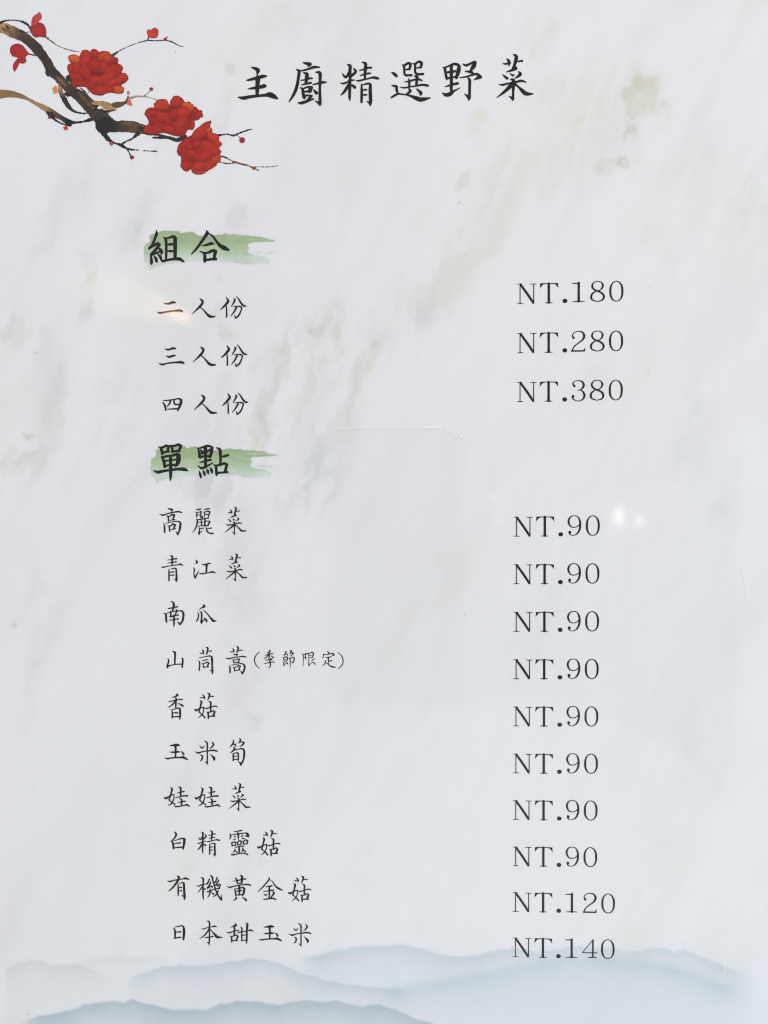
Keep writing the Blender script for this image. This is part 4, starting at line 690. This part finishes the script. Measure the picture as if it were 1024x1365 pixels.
# ------------------------------------------------------------------ what the film mirrors: the phone, the stall's lamps and added glow sources
def mirror(px, py, h):
    """point at height h whose mirror image in the sheet appears at this spot of the page"""
    p = at(px, py); c2 = np.array([CAM[0], CAM[1], -CAM[2]])
    return Vector(c2 + (p - c2) * ((h + CAM[2]) / CAM[2]))
H = CAM[2] + 0.004
q0 = mirror(436, 569, H); q1 = mirror(619, 940, H)
x0, x1 = sorted((q0.x, q1.x)); y0, y1 = sorted((q0.y, q1.y))
phone = bpy.data.objects.new('phone', None); COL.objects.link(phone); phone.empty_display_size = .02
phone['label'] = 'dark phone held flat above the menu page, mirrored in its film'; phone['category'] = 'phone'
def slab(name, x0, y0, x1, y1, r, z0, z1, mat, parent):
    R_ = rounded(x0, y0, x1, y1, r); n = len(R_)
    me = bpy.data.meshes.new(name); me.from_pydata([(x, y, z1) for x, y in R_] + [(x, y, z0) for x, y in R_], [], [tuple(range(n)), tuple(range(2 * n - 1, n - 1, -1))] + [(i, n + i, n + (i + 1) % n, (i + 1) % n) for i in range(n)]); me.update()
    return link(name, me, parent, mat)
slab('body', x0 + .0008, y0 + .0008, x1 - .0008, y1 - .0008, .008, H, H + .0075, simple('dark_blue_glass', (.03, .035, .09), .3), phone)
# metal band round the body
R1 = rounded(x0, y0, x1, y1, .0088); R2 = rounded(x0 + .0008, y0 + .0008, x1 - .0008, y1 - .0008, .008); n = len(R1)
zz0, zz1 = H + .0005, H + .007
vv = [(x, y, zz0) for x, y in R1] + [(x, y, zz1) for x, y in R1] + [(x, y, zz0) for x, y in R2] + [(x, y, zz1) for x, y in R2]
ff = []
for i in range(n):
    j = (i + 1) % n; ff += [(i, j, n + j, n + i), (2 * n + i, 3 * n + i, 3 * n + j, 2 * n + j), (i, 2 * n + i, 2 * n + j, j), (n + i, n + j, 3 * n + j, 3 * n + i)]
me = bpy.data.meshes.new('metal_band'); me.from_pydata(vv, [], ff); me.update()
link('metal_band', me, phone, simple('polished_metal', (.85, .86, .88), .2, 1.0))

def uv_ball(name, c, rx, ry, rz, mat, parent, sz=16):
    vs = []; fs = []
    for i in range(sz + 1):
        t = math.pi * i / sz
        for j in range(sz): 
            p = 2 * math.pi * j / sz; vs.append((c[0] + rx * math.sin(t) * math.cos(p), c[1] + ry * math.sin(t) * math.sin(p), c[2] + rz * math.cos(t)))
    for i in range(sz):
        for j in range(sz): fs.append((i * sz + j, (i + 1) * sz + j, (i + 1) * sz + (j + 1) % sz, i * sz + (j + 1) % sz))
    me = bpy.data.meshes.new(name); me.from_pydata(vs, [], fs); me.update()
    for p in me.polygons: p.use_smooth = True
    return link(name, me, parent, mat)
def ceiling_lamp(px, py, rx, ry, strength, col, label, h=1.6):
    c = mirror(px, py, h); k = 0.0001923 * (h + CAM[2]) / CAM[2]
    t = bpy.data.objects.new('spot_lamp', None); COL.objects.link(t); t['label'] = label; t['category'] = 'lamp'; t['group'] = 'lamps over the table'
    uv_ball('bulb', c, rx * k, ry * k, rx * k * .7, simple('lamp_glow', (1, 1, 1), .5, em=col, es=strength), t)
    # socket above the bulb
    a0 = [(c.x + rx * k * 1.1 * math.cos(2 * math.pi * i / 16), c.y + ry * k * 1.1 * math.sin(2 * math.pi * i / 16)) for i in range(16)]
    z0, z1 = c.z + rx * k * .35, c.z + rx * k * .35 + .05
    me = bpy.data.meshes.new('socket'); me.from_pydata([(x, y, z0) for x, y in a0] + [(x, y, z1) for x, y in a0], [], [tuple(range(15, -1, -1)), tuple(range(16, 32))] + [(i, (i + 1) % 16, 16 + (i + 1) % 16, 16 + i) for i in range(16)]); me.update()
    link('socket', me, t, simple('socket_metal', (.5, .5, .5), .4, .8))
ceiling_lamp(825, 688, 5.5, 13, 12, (1.0, 1.0, .84), 'bright greenish-white lamp, the larger of the two reflected right of the first price')
ceiling_lamp(852, 694, 4.5, 9, 7.5, (1.0, 1.0, .86), 'smaller pale lamp reflected just right of the brighter one')
ceiling_lamp(658, 662, 2.8, 2.8, 14, (1, 1, 1), 'tiny lamp reflected above and left of the first price')
ceiling_lamp(668, 690, 2.2, 2.4, 9, (1, 1, 1), 'tiny lamp reflected just above the first price letters')
ceiling_lamp(668, 698, 2.2, 2.2, 9, (1, 1, 1), 'tiny lamp reflected lowest, beside the first price letters')

# a tapering glow body added to mirror as a warm streak: bright at its tip, dim along its length
A_, B_ = mirror(95, 372, 1.2), mirror(252, 424, 1.2); kk = 0.0001923 * (1.2 + CAM[2]) / CAM[2]
ax = (B_ - A_); Ln = ax.length; axd = ax.normalized(); sd = axd.cross(Vector((0, 0, 1))).normalized(); up = sd.cross(axd)
# (its glow)
m_, nt, out = new_mat('warm_streak_glow'); tcn = nt.nodes.new('ShaderNodeTexCoord'); sx_ = nt.nodes.new('ShaderNodeSeparateXYZ'); nt.links.new(tcn.outputs['Object'], sx_.inputs[0])
mr = nt.nodes.new('ShaderNodeMapRange'); mr.inputs[1].default_value = 0; mr.inputs[2].default_value = Ln; nt.links.new(sx_.outputs['X'], mr.inputs[0])
cr = nt.nodes.new('ShaderNodeValToRGB'); el = cr.color_ramp.elements
el[0].position = 0; el[0].color = (.045, .045, .043, 1); el[1].position = 1; el[1].color = (1.1, .66, .24, 1)
for p_, c_r in ((.12, (.13, .10, .072, 1)), (.55, (.19, .15, .10, 1)), (.80, (.26, .185, .105, 1)), (.88, (.62, .38, .15, 1))):
    e_ = el.new(p_); e_.color = c_r
nt.links.new(mr.outputs[0], cr.inputs[0]); em_ = nt.nodes.new('ShaderNodeEmission'); em_.inputs[1].default_value = 15
nt.links.new(cr.outputs[0], em_.inputs[0]); nt.links.new(em_.outputs[0], out.inputs[0])
lamp = bpy.data.objects.new('streak_glow', None); COL.objects.link(lamp); lamp.location = A_  # the added glow body
lamp.rotation_euler = Matrix((axd, sd, up)).transposed().to_euler()
lamp['label'] = 'long tapering warm orange glow body added to reflect as a streak beside the two-person line'; lamp['category'] = 'lamp'
vs = []; fs = []; K = 20; RR = [(0, 14), (.12, 26), (.45, 25), (.75, 17), (.86, 9), (.95, 7), (1.0, 3)]
for t_, r_ in RR:
    for i in range(K): vs.append((t_ * Ln, r_ * kk * math.cos(2 * math.pi * i / K), r_ * kk * math.sin(2 * math.pi * i / K)))
for q in range(len(RR) - 1):
    for i in range(K): fs.append((q * K + i, q * K + (i + 1) % K, (q + 1) * K + (i + 1) % K, (q + 1) * K + i))
fs += [tuple(range(K - 1, -1, -1)), tuple((len(RR) - 1) * K + i for i in range(K))]
me = bpy.data.meshes.new('streak_glow_body'); me.from_pydata(vs, [], fs); me.update()
link('streak_glow_body', me, lamp, m_)
me = bpy.data.meshes.new('added_cord'); me.from_pydata([(Ln * .5 + dx, dy, z_) for z_ in (28 * kk, 1.2) for dx, dy in ((-.003, -.003), (.003, -.003), (.003, .003), (-.003, .003))], [], [(0, 1, 5, 4), (1, 2, 6, 5), (2, 3, 7, 6), (3, 0, 4, 7), (4, 5, 6, 7), (3, 2, 1, 0)]); me.update()
link('added_cord', me, lamp, simple('added_black_cord', (.02, .02, .02), .6))  # cord added to the glow body

# an added area panel standing in for cool sky light whose mirror image washes the right edge of the film
l = bpy.data.lights.new('sky_panel', 'AREA'); l.shape = 'RECTANGLE'; l.size = .42; l.size_y = 1.15; l.energy = 1.5; l.color = (.78, .93, 1.0)
o = bpy.data.objects.new('sky_panel', l); COL.objects.link(o); o.location = mirror(1165, 1080, 1.0)
l = bpy.data.lights.new('veil_disk', 'AREA'); l.shape = 'DISK'; l.size = .72; l.energy = 0.85; l.color = (.86, .94, 1.0)  # added disk light; its mirror image veils the lower centre of the film
o = bpy.data.objects.new('veil_disk', l); COL.objects.link(o); o.location = mirror(700, 1240, 1.0)
